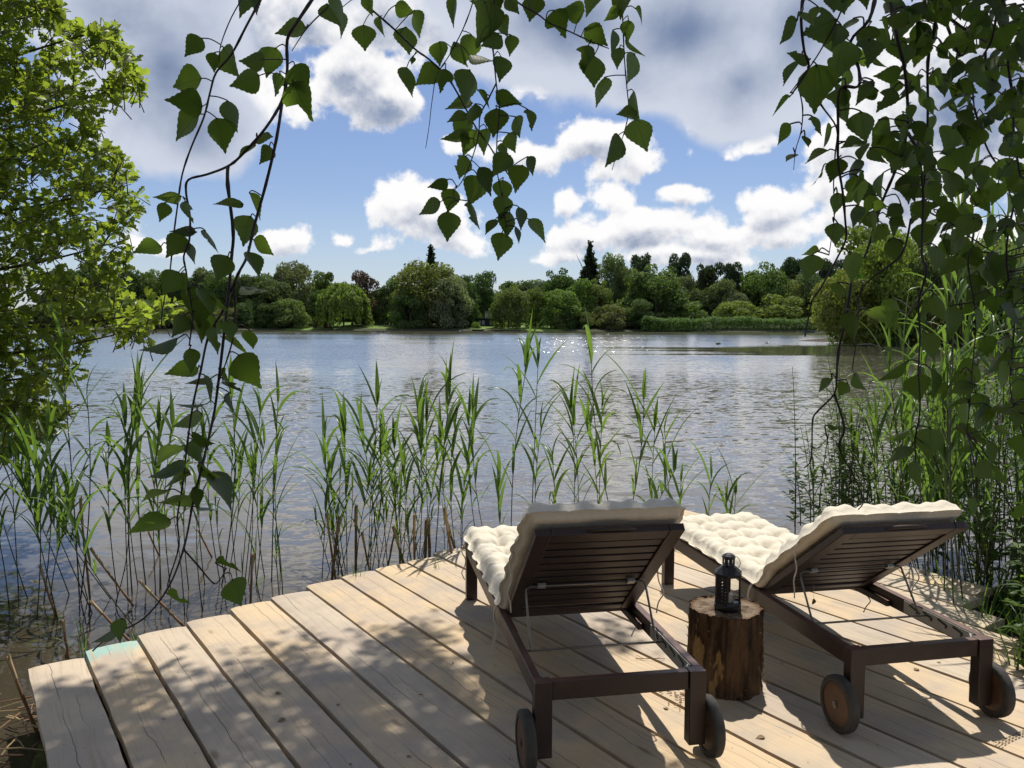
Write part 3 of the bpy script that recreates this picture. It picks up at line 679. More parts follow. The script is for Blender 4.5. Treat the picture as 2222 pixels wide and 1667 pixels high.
    po = b.build('pad', M['fabric'], cu_o, smooth=True, loc=(LW / 2 + off, 0, 0))
    sm = MB()                                          # piped seam round the edge
    def edge(u, s): p, n = path(s); return p + Vector((u - wid / 2 + off + LW / 2, 0, 0)) + n * .022
    loop = [edge(0, Ltot * j / 60) + Vector((-.003, 0, 0)) for j in range(61)] + [edge(wid * i / 12, Ltot) for i in range(1, 12)] + [edge(wid, Ltot * j / 60) + Vector((.003, 0, 0)) for j in range(60, -1, -1)] + [edge(wid * i / 12, 0) for i in range(11, 0, -1)]
    sm.tube(loop + [loop[0]], .0035, 6); sm.build('seam', M['fabric'], cu_o, smooth=True)
    rr = random.Random(seed)
    for u, s, ln in ((0.0, Ls - .04, .30), (0.0, Ls - .03, .24), (wid, Ls - .04, .20), (0.0, Ls + .5, .26), (wid, Ls + .42, .27), (0.0, .1, .24), (wid, .12, .24)):
        p = edge(u, s); sg = -1 if u == 0 else 1; tb = MB()
        pts = [p + Vector((sg * .004, 0, 0)), p + Vector((sg * .022, 0, -.03))] + [p + Vector((sg * (.022 + .012 * math.sin(q * 2 + s)), .014 * math.sin(q * 1.7), -.03 - (ln - .03) * q / 5)) for q in range(1, 6)]
        tb.tube(smooth_path(pts, 3), .0032, 5); tb.build('tie', M['string'], cu_o, smooth=True)
    return cu_o
l1, *_ = make_lounger('dark red-brown wooden sun lounger, nearer and steeper-backed, left of the log stump', 0.0881, 2.9305, 0.1819, 0.7647, 0.7052)
l2, *_ = make_lounger('dark red-brown wooden sun lounger with low backrest, to the right of the log stump', 1.3706, 3.251, 0.2022, 0.7821, 0.6099)
make_cushion(l1, 'cream tufted cushion on the left lounger, its raised back in shade', 0.7647, 0.7052, 0.63, 0.035, -0.015, 2)
make_cushion(l2, 'cream tufted cushion sunlit on the right lounger behind the lantern', 0.7821, 0.6099, 0.62, 0.0, -0.02, 5)

# ------------------------------------------------------------------ log stump and lantern
def make_stump():
    c = Vector((0.985, 3.715, 0)); root = thing('log_stump', 'upright cut log with dark peeling bark, used as a table between the loungers', 'log', c)
    rnd = random.Random(8); n = 96; m = 26; P = []; Hs = .365
    ph = [rnd.uniform(0, 6.28) for _ in range(8)]; groove = [rnd.uniform(-1, 1) for _ in range(n)]
    for j in range(m):
        z = .001 + Hs * j / (m - 1); fl = 1 + .05 * (1 - j / (m - 1)) ** 2
        for i in range(n):
            a = 2 * math.pi * i / n
            r = .162 * fl * (1 + .025 * math.sin(2 * a + ph[0]) + .018 * math.sin(3 * a + ph[1]) + .012 * math.sin(5 * a + ph[2] + z * 3))
            r += .0045 * math.sin(13 * a + ph[3] + 1.5 * math.sin(z * 9)) + .0035 * groove[i] + rnd.uniform(-.0022, .0022)
            if math.sin(4 * a + ph[5] + 3 * math.sin(z * 7 + ph[6])) > .72: r -= .006
            zz = z + (rnd.uniform(-.006, .006) if j == m - 1 else 0)
            P.append((r * math.cos(a), r * math.sin(a), zz))
    b = MB(); b.grid(P, n, m, close=True); b.add(P[:n], [tuple(range(n - 1, -1, -1))]); b.build('bark', M['bark'], root)
    t = MB(); Q = []
    top = P[(m - 1) * n:]
    for q, dz in ((.985, 0.0), (.95, -.004), (.6, -.003), (.3, -.001), (.02, 0)):
        Q += [(p[0] * q, p[1] * q, Hs + dz + rnd.uniform(-.0025, .0025)) for p in top]
    t.grid(Q, n, 5, close=True); t.build('sawn_top', M['endgrain'], root)
    f = MB()
    for k in range(46):                                 # frayed bark fibres
        a = rnd.uniform(-.5, 1.0) if rnd.random() < .6 else rnd.uniform(0, 6.28); z = rnd.uniform(.02, .33); r = .168
        p = Vector((r * math.cos(a), r * math.sin(a), z)); q = p + Vector((math.cos(a) * rnd.uniform(.004, .016), math.sin(a) * .01, rnd.uniform(-.03, .03)))
        f.tube([p - (q - p) * .3, (p + q) / 2 + Vector((0, 0, .004)), q], [.0022, .0016, .0005], 4)
    f.build('bark_fibre', M['dry'], root)
make_stump()
def make_lantern():
    c = Vector((0.985, 3.69, 0.366)); root = thing('lantern', 'small black metal candle lantern with pierced panels standing on the log', 'lantern', c, 0.25); root.scale = (1.06, 1.06, 1.14)
    bk = M['black']; n = 6
    def hexp(r, z, rot=0.0): return [(r * math.cos(2 * math.pi * k / n + rot), r * math.sin(2 * math.pi * k / n + rot), z) for k in range(n)]
    b = MB(); b.lathe([(.050, 0), (.052, .006), (.062, .008), (.064, .022), (.058, .026), (.056, .030)], n); b.lathe([(.052, .0), (.052, -.004)], 12); b.build('base', bk, root)
    R1 = .056; z0, z1 = .030, .142
    fr = MB()
    for k in range(n):
        a = 2 * math.pi * k / n; fr.beam((R1 * math.cos(a), R1 * math.sin(a), z0), (R1 * math.cos(a), R1 * math.sin(a), z1), .008, .006, up=(math.cos(a), math.sin(a), 0))
        a2 = 2 * math.pi * (k + 1) / n
        for z in (z0 + .003, z1 - .003): fr.beam((R1 * math.cos(a), R1 * math.sin(a), z), (R1 * math.cos(a2), R1 * math.sin(a2), z), .005, .006)
    fr.build('body_frame', bk, root)
    for k in range(n):
        a, a2 = 2 * math.pi * k / n, 2 * math.pi * (k + 1) / n
        A = Vector((R1 * math.cos(a), R1 * math.sin(a), 0)); B = Vector((R1 * math.cos(a2), R1 * math.sin(a2), 0))
        if k % 2 == 0:
            g = MB(); g.add([A.lerp(B, .08) + Vector((0, 0, z0 + .004)), A.lerp(B, .92) + Vector((0, 0, z0 + .004)), A.lerp(B, .92) + Vector((0, 0, z1 - .004)), A.lerp(B, .08) + Vector((0, 0, z1 - .004))], [(0, 1, 2, 3)]); g.build('glass_pane', M['glass'], root)
        else:                                            # pierced sheet: round flowers cut through
            p = MB(); cu, cv = 3, 8
            for i in range(cu):
                for j in range(cv):
                    cx, cz = (i + .5) / cu, (j + .5) / cv; hu, hv = .5 / cu, .5 / cv; vs = []
                    def pt(u, v): q = A.lerp(B, .06 + .88 * u); return (q.x, q.y, z0 + .005 + (z1 - z0 - .010) * v)
                    sq = [(-1, -1), (0, -1), (1, -1), (1, 0), (1, 1), (0, 1), (-1, 1), (-1, 0)]
                    vs = [pt(cx + hu * s, cz + hv * t) for s, t in sq]
                    rr = .62 if (i == 1) else .42
                    vs += [pt(cx + hu * rr * math.cos(q) * (1.0 if m_ % 2 else .6), cz + hv * rr * math.sin(q) * (1.0 if m_ % 2 else .6)) for m_, q in enumerate([R(-135 + 45 * w) for w in range(8)])]
                    p.add(vs, [(w, (w + 1) % 8, 8 + (w + 1) % 8, 8 + w) for w in range(8)])
            p.build('pierced_panel', bk, root)
    rf = MB(); rf.lathe([(.063, z1), (.064, z1 + .006), (.034, z1 + .030), (.026, z1 + .034)], n); rf.build('roof', bk, root)
    ch = MB(); ch.lathe([(.026, z1 + .034), (.026, z1 + .040)], 12)
    for k in range(8):
        a = 2 * math.pi * k / 8; ch.beam((.0245 * math.cos(a), .0245 * math.sin(a), z1 + .040), (.0245 * math.cos(a), .0245 * math.sin(a), z1 + .062), .0085, .003, up=(math.cos(a), math.sin(a), 0))
    ch.lathe([(.026, z1 + .062), (.029, z1 + .066), (.027, z1 + .074), (.016, z1 + .081), (.004, z1 + .083)], 12); ch.build('chimney', bk, root)
    hd = MB(); hd.tube(smooth_path([(.045, .0, z1 + .02), (.060, .006, z1 + .035), (.050, .012, z1 + .060), (.03, .012, z1 + .064)]), .0013, 5); hd.build('wire_handle', bk, root)
    cd = MB(); cd.lathe([(.022, .031), (.023, .034), (.023, .060), (.020, .063), (.004, .061)], 20); w_ = cd.build('candle', M['wax'], root, smooth=False)
    wk = MB(); wk.tube([(0, 0, .060), (.001, 0, .071)], .0009, 5); wk.build('wick', bk, w_)
make_lantern()

# ------------------------------------------------------------------ far trees: unit crowns (height 1, half-width ~.5), copied and stretched
def cards(b, pts, nrm, size, rng, up=0.0, aspect=1.0, tints=None):
    """many small leaf-clump faces: pts/nrm arrays; each a bent diamond"""
    n = len(pts); nrm = nrm + rng.normal(0, .55, (n, 3)); nrm /= np.linalg.norm(nrm, axis=1)[:, None] + 1e-9
    a = rng.normal(0, 1, (n, 3)); a[:, 2] -= up; a -= nrm * (a * nrm).sum(1)[:, None]; a /= np.linalg.norm(a, axis=1)[:, None] + 1e-9
    c = np.cross(nrm, a); sz = size * rng.uniform(.6, 1.35, n)[:, None]
    V = np.stack([pts - a * sz * aspect, pts + c * sz * .62 + nrm * sz * .15, pts + a * sz * aspect, pts - c * sz * .62 + nrm * sz * .15], 1).reshape(-1, 3)
    t = np.repeat(tints if tints is not None else rng.uniform(0, 1, n), 4)
    b.add(V.tolist(), np.arange(n * 4).reshape(-1, 4).tolist(), tint=t.tolist())
def lobes_crown(seed, kind):
    rng = np.random.default_rng(seed); b = MB(); L = []
    if kind == 'broad':
        for _ in range(46):
            z = rng.uniform(.04, .95); w = .50 * math.sqrt(max(.05, 1 - ((z - .45) / .56) ** 2)); a = rng.uniform(0, 6.28); r = w * rng.uniform(.35, .82)
            L.append((r * math.cos(a) * rng.uniform(.8, 1.25), r * math.sin(a), z, rng.uniform(.07, .20)))
    elif kind == 'tall':
        for _ in range(34):
            z = rng.uniform(.04, .95); w = .40 * math.sqrt(max(.04, 1 - ((z - .45) / .58) ** 2)); a = rng.uniform(0, 6.28); r = w * rng.uniform(.3, .9)
            L.append((r * math.cos(a), r * math.sin(a), z, rng.uniform(.09, .15)))
    elif kind == 'bush':
        for _ in range(34):
            z = rng.uniform(.05, .82); w = .5 * math.sqrt(max(.05, 1 - (z / .95) ** 2)); a = rng.uniform(0, 6.28); r = w * rng.uniform(.2, .85)
            L.append((r * math.cos(a), r * math.sin(a), z, rng.uniform(.12, .20)))
    elif kind == 'pine':
        for _ in range(17):
            z = rng.uniform(.48, .95); a = rng.uniform(0, 6.28); r = .42 * rng.uniform(.1, .9) * (1.15 - .55 * (z - .5))
            L.append((r * math.cos(a), r * math.sin(a), z, rng.uniform(.09, .16)))
    if L:
        for x, y, z, r in L:
            n = int(10500 * r * r * (1.0 if kind != 'pine' else 1.6)); d = rng.normal(0, 1, (n, 3)); d[:, 2] = d[:, 2] * .9 + .25; d /= np.linalg.norm(d, axis=1)[:, None]
            rr = r * rng.uniform(.72, 1.06, n)[:, None] * np.array([1.15, 1.15, .82])
            p = np.array([x, y, z]) + d * rr; lt = rng.uniform(.25, .75)
            cards(b, p, d, .0235, rng, tints=np.clip(rng.normal(lt, .22, n), 0, 1))
    elif kind == 'willow':                                # rounded head, foliage falling in strands
        for _ in range(230):
            a = rng.uniform(0, 6.28); r = .47 * math.sqrt(rng.uniform(.02, 1)); zt = .97 - 1.35 * r * r + rng.uniform(-.09, .03); ln = rng.uniform(.25, .62) * (.5 + r * 1.3); zb = max(.05, zt - ln)
            n = int(60 * (zt - zb) / .3) + 6; t = rng.uniform(0, 1, n)
            p = np.stack([r * math.cos(a) * (1 + .12 * t) + rng.normal(0, .020, n), r * math.sin(a) * (1 + .12 * t) + rng.normal(0, .02, n), zt + (zb - zt) * t], 1)
            d = np.tile(np.array([math.cos(a), math.sin(a), .5]), (n, 1)); lt = rng.uniform(.2, .85)
            cards(b, p, d, .020, rng, up=2.5, aspect=1.5, tints=np.clip(rng.normal(lt, .18, n), 0, 1))
    elif kind in ('conifer', 'cedar'):
        nt = 30 if kind == 'conifer' else 13
        for i in range(nt):
            z = .06 + .93 * i / (nt - 1); w = (.47 * (1 - z) ** .85 + .015) if kind == 'conifer' else .5 * (1 - .75 * ((z - .3) / .7) ** 2 if z > .3 else .8)
            nb_ = max(4, int((20 if kind == 'conifer' else 12) * (1.15 - z)))
            for k in range(nb_):
                a = rng.uniform(0, 6.28); l = w * rng.uniform(.6, 1.15); n = int(60 * l / .3) + 14
                t = rng.uniform(0.05, 1, n); dr = .10 if kind == 'conifer' else -.10
                p = np.stack([l * t * math.cos(a) + rng.normal(0, .018, n), l * t * math.sin(a) + rng.normal(0, .018, n), z - dr * t * l / .4 + rng.normal(0, .012, n) + (.05 * t * t if kind == 'conifer' else 0)], 1)
                cards(b, p, np.tile([0, 0, 1.0], (n, 1)), .027, rng, tints=np.clip(rng.normal(.4, .25, n), 0, 1))
    return b.mesh(kind + '_crown', M['crown'])
CROWN = {}
for kd, sd in (('broad', (1, 2, 3, 4)), ('tall', (5, 6, 7)), ('bush', (8, 9, 10)), ('willow', (11, 12)), ('conifer', (13, 14)), ('cedar', (15, 16)), ('pine', (17, 18))):
    CROWN[kd] = [lobes_crown(s, kd) for s in sd]
def trunk_mesh():
    b = MB(); b.tube([(0, 0, 0), (.005, .003, .25), (-.004, 0, .55), (.003, .002, .8)], [.026, .020, .013, .004], 7)
    for k in range(5):
        a = k * 2.4; z = .28 + .09 * k; b.tube([(0, 0, z), (.12 * math.cos(a), .12 * math.sin(a), z + .12), (.22 * math.cos(a), .22 * math.sin(a), z + .28)], [.011, .007, .002], 5)
    return b.mesh('trunk', M['trunk'])
TRUNK = trunk_mesh(); tree_n = 0
def tree(px, top, wpx, kind, col, label, cat='tree', Y=258.0, base=0.5, group=None, flat=1.0):
    """px, top, wpx in photo pixels; stands at distance Y"""
    global tree_n; tree_n += 1; rnd = random.Random(tree_n * 7 + int(px))
    p = at(px, top, Y); z0 = WZ + base; h = p.z - z0; w = wpx / F * Y
    root = thing('tree' if cat == 'tree' else cat, label, cat, (p.x, Y, z0), rnd.uniform(0, 6.28), group)
    c = bpy.data.objects.new('crown', rnd.choice(CROWN[kind])); COL.objects.link(c); c.parent = root
    c.scale = (w * 1.0, w * flat, h * 1.04); c.color = (*[k * rnd.uniform(.9, 1.1) for k in col], 1)
    t = bpy.data.objects.new('trunk', TRUNK); COL.objects.link(t); t.parent = root; t.scale = (h * .8, h * .8, h)
    return root
DG, MG, LG, OL, YG, SG, PU, CO, GG = (.060, .088, .034), (.080, .116, .040), (.110, .158, .046), (.118, .140, .056), (.150, .185, .046), (.14, .19, .115), (.066, .044, .044), (.034, .050, .031), (.104, .128, .072)
NAMED = [  # px, top, width px, kind, colour, distance, label
    (636, 580, 88, 'broad', GG, 272, 'rounded grey-green tree standing highest in the wood left of the weeping willow'),
    (590, 618, 95, 'broad', DG, 262, 'dark broad tree at the water between hanging birch twigs and the pale bush'),
    (634, 645, 82, 'bush', OL, 255, 'pale olive dome-shaped tree at the water left of the weeping willow'),
    (701, 597, 75, 'tall', MG, 275, 'mid-green tree rising behind the gap left of the weeping willow'),
    (690, 634, 62, 'tall', DG, 264, 'dark upright tree tucked between pale bush and weeping willow'),
    (745, 613, 112, 'willow', YG, 256, 'bright yellow-green weeping willow on the far lawn'),
    (786, 598, 84, 'tall', PU, 268, 'purple-leaved copper beech just right of the weeping willow'),
    (830, 627, 70, 'tall', DG, 268, 'dark green tree filling the dip right of the copper beech'),
    (862, 604, 80, 'tall', GG, 266, 'grey-green tree on the left flank of the great lakeside clump'),
    (926, 582, 150, 'broad', OL, 260, 'largest rounded lakeside tree, in front of the dark pointed conifer'),
    (890, 632, 80, 'broad', MG, 254, 'mid-green tree at the water, left front of the great clump'),
    (935, 546, 100, 'conifer', CO, 290, 'dark pointed conifer rising behind the largest lakeside tree'),
    (980, 610, 86, 'broad', SG, 254, 'silvery grey willow on the right front of the great clump'),
    (1006, 606, 76, 'broad', DG, 263, 'dark oak-like tree between silvery willow and the house'),
    (1050, 598, 66, 'broad', DG, 285, 'dark tree with sunlit top standing behind the house'),
    (1104, 617, 84, 'broad', OL, 256, 'brownish olive multi-stemmed tree on the lawn right of the house'),
    (1163, 628, 72, 'tall', MG, 262, 'green tree right of the olive multi-stemmed tree'),
    (1210, 584, 92, 'broad', DG, 285, 'dark round-headed oak left of the tall dark spruce'),
    (1215, 637, 84, 'broad', LG, 258, 'light green low tree in front of the dark round-headed oak'),
    (1280, 538, 104, 'conifer', CO, 288, 'tall dark spruce with ragged sides, highest tree on the far shore'),
    (1262, 615, 84, 'tall', LG, 268, 'bright green tree at the foot of the tall dark spruce'),
    (1332, 565, 72, 'broad', GG, 285, 'pale feathery tree just right of the tall dark spruce'),
    (1300, 606, 70, 'broad', OL, 270, 'olive tree under the pale feathery tree'),
    (1364, 592, 66, 'broad', OL, 280, 'brownish-green tree left of the large oak'),
    (1395, 556, 70, 'pine', CO, 300, 'dark pine whose spiky top shows left above the large oak'),
    (1425, 574, 140, 'broad', MG, 268, 'large spreading green oak at the centre of the right-hand wood'),
    (1478, 562, 70, 'pine', CO, 300, 'dark ragged pine top showing right above the large oak'),
    (1330, 658, 76, 'bush', OL, 254, 'low olive willow bush at the water left of the reed bed'),
    (1390, 648, 80, 'bush', DG, 257, 'dark lakeside bush at the left end of the reed bed'),
    (1530, 578, 66, 'pine', CO, 296, 'dark pine left of the flat-topped pine on the right-hand ridge'),
    (1586, 579, 76, 'pine', CO, 290, 'flat-topped dark pine left of the broad ridge oak'),
    (1656, 570, 112, 'broad', MG, 284, 'broad green oak on the right-hand ridge'),
    (1722, 571, 80, 'pine', CO, 302, 'dark pine right of the broad ridge oak'),
    (1796, 574, 92, 'pine', CO, 302, 'dark pine at the right end of the ridge, behind birch twigs'),
    (1499, 653, 76, 'bush', LG, 262, 'round light green willow bush behind the reed bed, left of the yellowish willows'),
    (1595, 648, 96, 'bush', YG, 266, 'yellow-green willow mound behind the middle of the reed bed'),
    (1700, 638, 110, 'bush', YG, 272, 'yellowish willow mound behind the right half of the reed bed'),
    (1790, 630, 110, 'bush', YG, 276, 'yellow-green willow mound behind the right end of the reed bed'),
    (1748, 600, 96, 'broad', GG, 288, 'greyish tree on the slope above the yellowish willows'),
]
for px, top, w, kd, c, Y, lab in NAMED: tree(px, top, w, kd, c, lab, Y=Y, base=.5 + .06 * (min(Y, 266) - 252))
_r = random.Random(77)
for i in range(19):                                        # wood on the left, behind oak and birch twigs
    px = 120 + i * 27 + _r.uniform(-8, 8); tree(px, 602 + _r.uniform(-12, 10), _r.uniform(70, 100), _r.choice(['broad', 'tall', 'broad']), _r.choice([DG, MG, GG, DG]), 'dark woodland tree in the far wood behind the oak and birch twigs', Y=_r.uniform(264, 282), base=.7, group='far woodland trees on the left')
for i in range(24):
    px = 60 + i * 24; tree(px, 662 + _r.uniform(-10, 10), _r.uniform(60, 85), 'bush', _r.choice([DG, DG, OL]), 'dark bushy tree overhanging the water under the far left wood', Y=_r.uniform(254, 260), base=.2, group='far waterside bushes on the left')
for i in range(52):                                        # background rank closing the gaps
    px = 540 + i * 26 + _r.uniform(-8, 8); tree(px, 624 + _r.uniform(-12, 10) - max(0, px - 1250) * .035, _r.uniform(90, 150), _r.choice(['broad', 'tall', 'bush']), _r.choice([DG, MG, GG, OL]), 'dark background tree filling the gaps of the far wood', Y=_r.uniform(292, 312), base=1.6, group='background trees of the far wood')
for i in range(16):                                        # slope above the reed bed
    px = 1400 + i * 28 + _r.uniform(-9, 9); tree(px, 606 + _r.uniform(-6, 26), _r.uniform(60, 90), _r.choice(['broad', 'bush', 'tall']), _r.choice([GG, OL, MG, OL, DG]), 'olive-green tree on the wooded slope above the reed bed', Y=_r.uniform(278, 292), base=1.2, group='trees on the wooded slope')
for i in range(10):
    px = 1215 + i * 19 + _r.uniform(-6, 6); tree(px, 672 + _r.uniform(-14, 10), _r.uniform(40, 62), 'bush', _r.choice([DG, OL, MG]), 'low dark bush under the trees between lawn and reed bed', cat='bush', Y=_r.uniform(256, 262), base=.3, group='low bushes under the far trees')
for i in range(14):                                        # the nearer wooded point on the right
    px = 1835 + i * 30 + _r.uniform(-9, 9); d = 84 + (i % 3) * 8 + _r.uniform(-2, 2)
    tree(px, (575 if i < 2 else 520) + _r.uniform(-22, 30), _r.uniform(110, 170), _r.choice(['bush', 'broad', 'bush']), _r.choice([OL, LG, YG]), 'bushy willow on the nearer wooded point behind the birch curtain', Y=d, base=.2, group='willows on the nearer point')

# reed bed along the far shore on the right: one uncountable mass
def reed_bed():
    rng = np.random.default_rng(4); b = MB(); n = 15000
    x0, x1 = at(1392, 700, 250).x, at(1850, 700, 250).x
    X = rng.uniform(x0, x1, n); D = rng.uniform(0, 5, n) ** 1.0; Yv = 249.5 + D
    h = 4.15 + .35 * np.sin(X * .21) + .25 * np.sin(X * .63 + 1) + rng.normal(0, .22, n); h *= np.clip((X - x0) / 3 + .72, 0, 1)
    z = WZ + h * np.where(rng.uniform(0, 1, n) < .45, rng.uniform(.75, 1, n), rng.uniform(.08, .9, n))
    p = np.stack([X, Yv, z], 1)
    cards(b, p, np.tile([0, -.4, .8], (n, 1)), .22, rng, up=3, aspect=1.9, tints=np.clip(rng.normal(.5, .25, n), 0, 1))
    o = b.build('reed_bed', M['crown']); o.color = (.090, .150, .046, 1); tag(o, 'dense green reed bed along the far shore on the right', 'reed bed', kind='stuff')
reed_bed()

# ------------------------------------------------------------------ small far things
def far_things():
    # house between the trees
    p = at(1054, 706, 262); h = thing('house', 'dark-framed modern house half hidden by trees behind the far lawn', 'house', (p.x, 264, WZ + 1.5))
    k = 264 / F
    def fb(name, x0, x1, y0, y1, mat, dy=0.0, th=.3, par=h):
        b = MB(); xa, xb = (x0 - 1054) * k, (x1 - 1054) * k; za, zb = (706 - y1) * k, (706 - y0) * k
        b.beam(((xa + xb) / 2, dy, za), ((xa + xb) / 2, dy, zb), xb - xa, th, up=(0, 1, 0)); return b.build(name, mat, par)
    fb('wall', 1034, 1072, 690, 706, M['dark'], 2.0, 6.0); fb('upper_wall', 1052, 1066, 674, 690, M['white'], 2.0, 5.0)
    fb('roof', 1049, 1070, 671.5, 674, M['dark'], 2.0, 7.5); fb('canopy', 1032, 1074, 688.6, 690.6, M['dark'], -1.0, 4.0)
    for x in (1038, 1046, 1062): w_ = fb('window', x, x + 5.5, 694, 703.5, M['pane'], -1.06, .12)
    w_ = fb('window', 1055, 1060, 677, 688, M['pane'], -.56, .12)
    g = thing('garden_wall', 'low dark garden wall beside the far house', 'wall', (at(1102, 704, 261).x, 261, WZ + 1.2)); b = MB()
    for i in range(7):
        x = (i - 3) * 1.15; b.beam((x - .55, 0, .45), (x + .55, 0, .45), .5, .9 + .08 * math.sin(i * 2.0))
    b.build('wall', M['brickish'], g)
    c = MB(); c.beam((-2.2, 0, 1.02), (0.2, 0, 1.02), .62, .07); c.build('coping', M['white'], g)
    # retaining edge of the lawn, landing stage, boats
    e = thing('shore_edging', 'dark timber edging where the far lawn meets the water', 'edging', (0, 0, 0)); b = MB()
    xa = at(1020, 716, 249).x; xb = at(1130, 716, 249).x; n = 14
    for i in range(n):
        x0 = xa + (xb - xa) * i / n; b.beam((x0, 248.6, WZ + .2), (x0 + (xb - xa) / n - .06, 248.6, WZ + .2), .25, .55)
    b.build('boards', M['brickish'], e)
    j = thing('landing_stage', 'small grey landing stage on the far shore below the house', 'jetty', (at(1072, 716, 248).x, 247.6, WZ)); b = MB(); b.beam((-1.9, 0, .42), (1.9, 0, .42), 1.6, .12); b.build('platform', M['straw'], j)
    for s in (-1.6, 0, 1.6):
        q = MB(); q.beam((s, -.6, -.5), (s, -.6, .36), .14, .14, up=(0, 1, 0)); q.build('pile', M['brickish'], j)
    def boat(px, py, Y, L, mat, lab, grp=None):
        r = thing('rowing_boat', lab, 'boat', (at(px, py, Y).x, Y, WZ), .15, grp); b = MB(); P = []; n = 13
        for i in range(n):
            t = i / (n - 1); w = .62 * math.sin(min(1, .15 + t * 1.0) * math.pi * .93) ** .6; sh = .42 + .16 * (2 * t - 1) ** 2
            for a in (-1, -.8, -.35, .35, .8, 1): P.append(((t - .5) * L, w * a, sh if abs(a) == 1 else (.2 if abs(a) == .8 else -.08)))
        b.grid(P, 6, n); b.build('hull', mat, r, smooth=True)
        for t in (-.18, .14):
            q = MB(); q.beam((t * L, -.5, .38), (t * L, .5, .38), .25, .04); q.build('thwart', M['straw'], r)
    boat(1037, 714, 246, 3.4, M['dark'], 'dark boat moored at the far shore in front of the house')
    boat(1327, 718, 243, 3.0, M['dark'], 'small dark boat lying off the bushes left of the reed bed')
    boat(1755, 714, 246, 3.8, M['bluegrey'], 'blue-grey boat moored against the reed bed')
    # post and wire fence on the left lawn
    f = thing('fence', 'thin post and wire fence along the far lawn right of the weeping willow', 'fence', (0, 0, 0)); xa, xb = at(764, 712, 254).x, at(868, 712, 254).x
    for i in range(8):
        x = xa + (xb - xa) * i / 7; b = MB(); b.beam((x, 254, WZ + .3), (x, 254, WZ + 1.7), .09, .09, up=(0, 1, 0)); b.build('post', M['brickish'], f)
    b = MB(); 
    for z in (1.1, 1.6): b.tube([(xa, 254, WZ + z), (xb, 254, WZ + z)], .02, 4)
    b.build('wire', M['steel'], f)
    b = thing('bench', 'dark bench on the far lawn beside the wire fence', 'bench', (at(780, 712, 256).x, 256, WZ + .6)); q = MB(); q.beam((-.9, 0, .45), (.9, 0, .45), .5, .08); q.build('seat', M['dark'], b); q = MB(); q.beam((-.9, .25, .75), (.9, .25, .75), .06, .5); q.build('backrest', M['dark'], b)
    for s in (-.8, .8):
        q = MB(); q.beam((s, 0, 0), (s, 0, .41), .08, .4, up=(0, 1, 0)); q.build('leg', M['dark'], b)
    for px in (683, 706, 715):
        s = tree(px, 697, 11, 'bush', (.16, .10, .075), 'small pinkish shrub on the lawn left of the weeping willow', cat='shrub', Y=253, base=.5, group='pinkish shrubs on the far lawn')
    tree(1034, 698, 22, 'bush', YG, 'small yellow-green shrub beside the dark boat on the far shore', cat='shrub', Y=253, base=.5)
    # birds on the lake
    def bird(px, py, lab, body, grp, sc=1.0, rz=0.0):
        g = gnd(px, py, WZ); r = thing('bird', lab, 'bird', (g.x, g.y, WZ), rz, grp); r.scale = (sc,) * 3; b = MB()
        st = [(-.30, .11, .012), (-.24, .085, .045), (-.12, .075, .085), (.02, .07, .10), (.12, .085, .085), (.17, .14, .055), (.185, .20, .040), (.205, .245, .046), (.235, .255, .034), (.262, .25, .010)]
        P = [(x, w * math.cos(2 * math.pi * i / 10), z + w * .8 * math.sin(2 * math.pi * i / 10)) for x, z, w in st for i in range(10)]
        b.grid(P, 10, len(st), close=True); b.build('body', body, r, smooth=True)
        q = MB(); q.tube([(.255, 0, .25), (.31, 0, .242)], [.012, .003], 6); q.build('beak', M['beak'], r)
        for s in (-1, 1):
            q = MB(); q.grid([(-.33 + .40 * i / 5, s * (.03 + .062 * math.sin(math.pi * (i + .6) / 6.2)), .12 + .02 * j * math.sin(math.pi * i / 5) + .012 * j) for j in range(3) for i in range(6)], 6, 3); q.build('wing', M['plate'] if body is M['gull'] else body, r, smooth=True)
    for px, py, rz in ((1319, 727.6, .4), (1356, 731, 2.6), (1434, 734.6, .2), (998, 719.4, 1.0)): bird(px, py, 'white gull sitting on the open water of the lake', M['gull'], 'white gulls on the lake', 1.1, rz)
    bird(1665, 746, 'pale gull with dark head on the glittering water near the slick', M['gull'], None, 1.0, .2)
    bird(1557, 748, 'brown duck on the lake at the edge of the glitter', M['drake'], None, 1.1, 3.0)
far_things()

# ------------------------------------------------------------------ near foliage
def leaf(b, base, d, nrm, L, Wd, curl=.15, fold=.25, rnd=random, prof=None, teeth=.03, bite=None, tint=.5, nt=11):
    """one leaf blade: grid of 3 columns folded along the midrib, toothed edge"""
    d = d.normalized(); nrm = (nrm - d * nrm.dot(d)); nrm = nrm.normalized() if nrm.length > 1e-5 else d.orthogonal().normalized(); s = d.cross(nrm)
    vs = []; uv = []; tw = rnd.uniform(-.25, .25)
    for i in range(nt):
        t = i / (nt - 1); w = prof(t) * Wd
        p = base + d * (L * t) - nrm * (L * curl * t * t)
        for sg in (-1, 1):
            ww = w + (teeth * L * (1 if i % 2 else -.35) if 0 < i < nt - 1 else 0)
            if bite and bite[0] == sg and bite[1] < t < bite[2]: ww *= bite[3]
            ww = max(.0005, ww); a = fold + tw * t * sg
            q = p + s * (sg * ww * math.cos(a)) + nrm * (ww * math.sin(a)); e = (q, (sg * ww / Wd, t))
            if sg < 0: L_ = e
            else: R_ = e
        vs += [L_[0], p, R_[0]]; uv += [L_[1], (0, t), R_[1]]
    fs = []
    for i in range(nt - 1):
        k = i * 3; fs += [(k, k + 1, k + 4, k + 3), (k + 1, k + 2, k + 5, k + 4)]
    b.add(vs, fs, uv, tint)
def tab(pts):
    xs = [p[0] for p in pts]; ys = [p[1] for p in pts]
    return lambda t: float(np.interp(t, xs, ys))
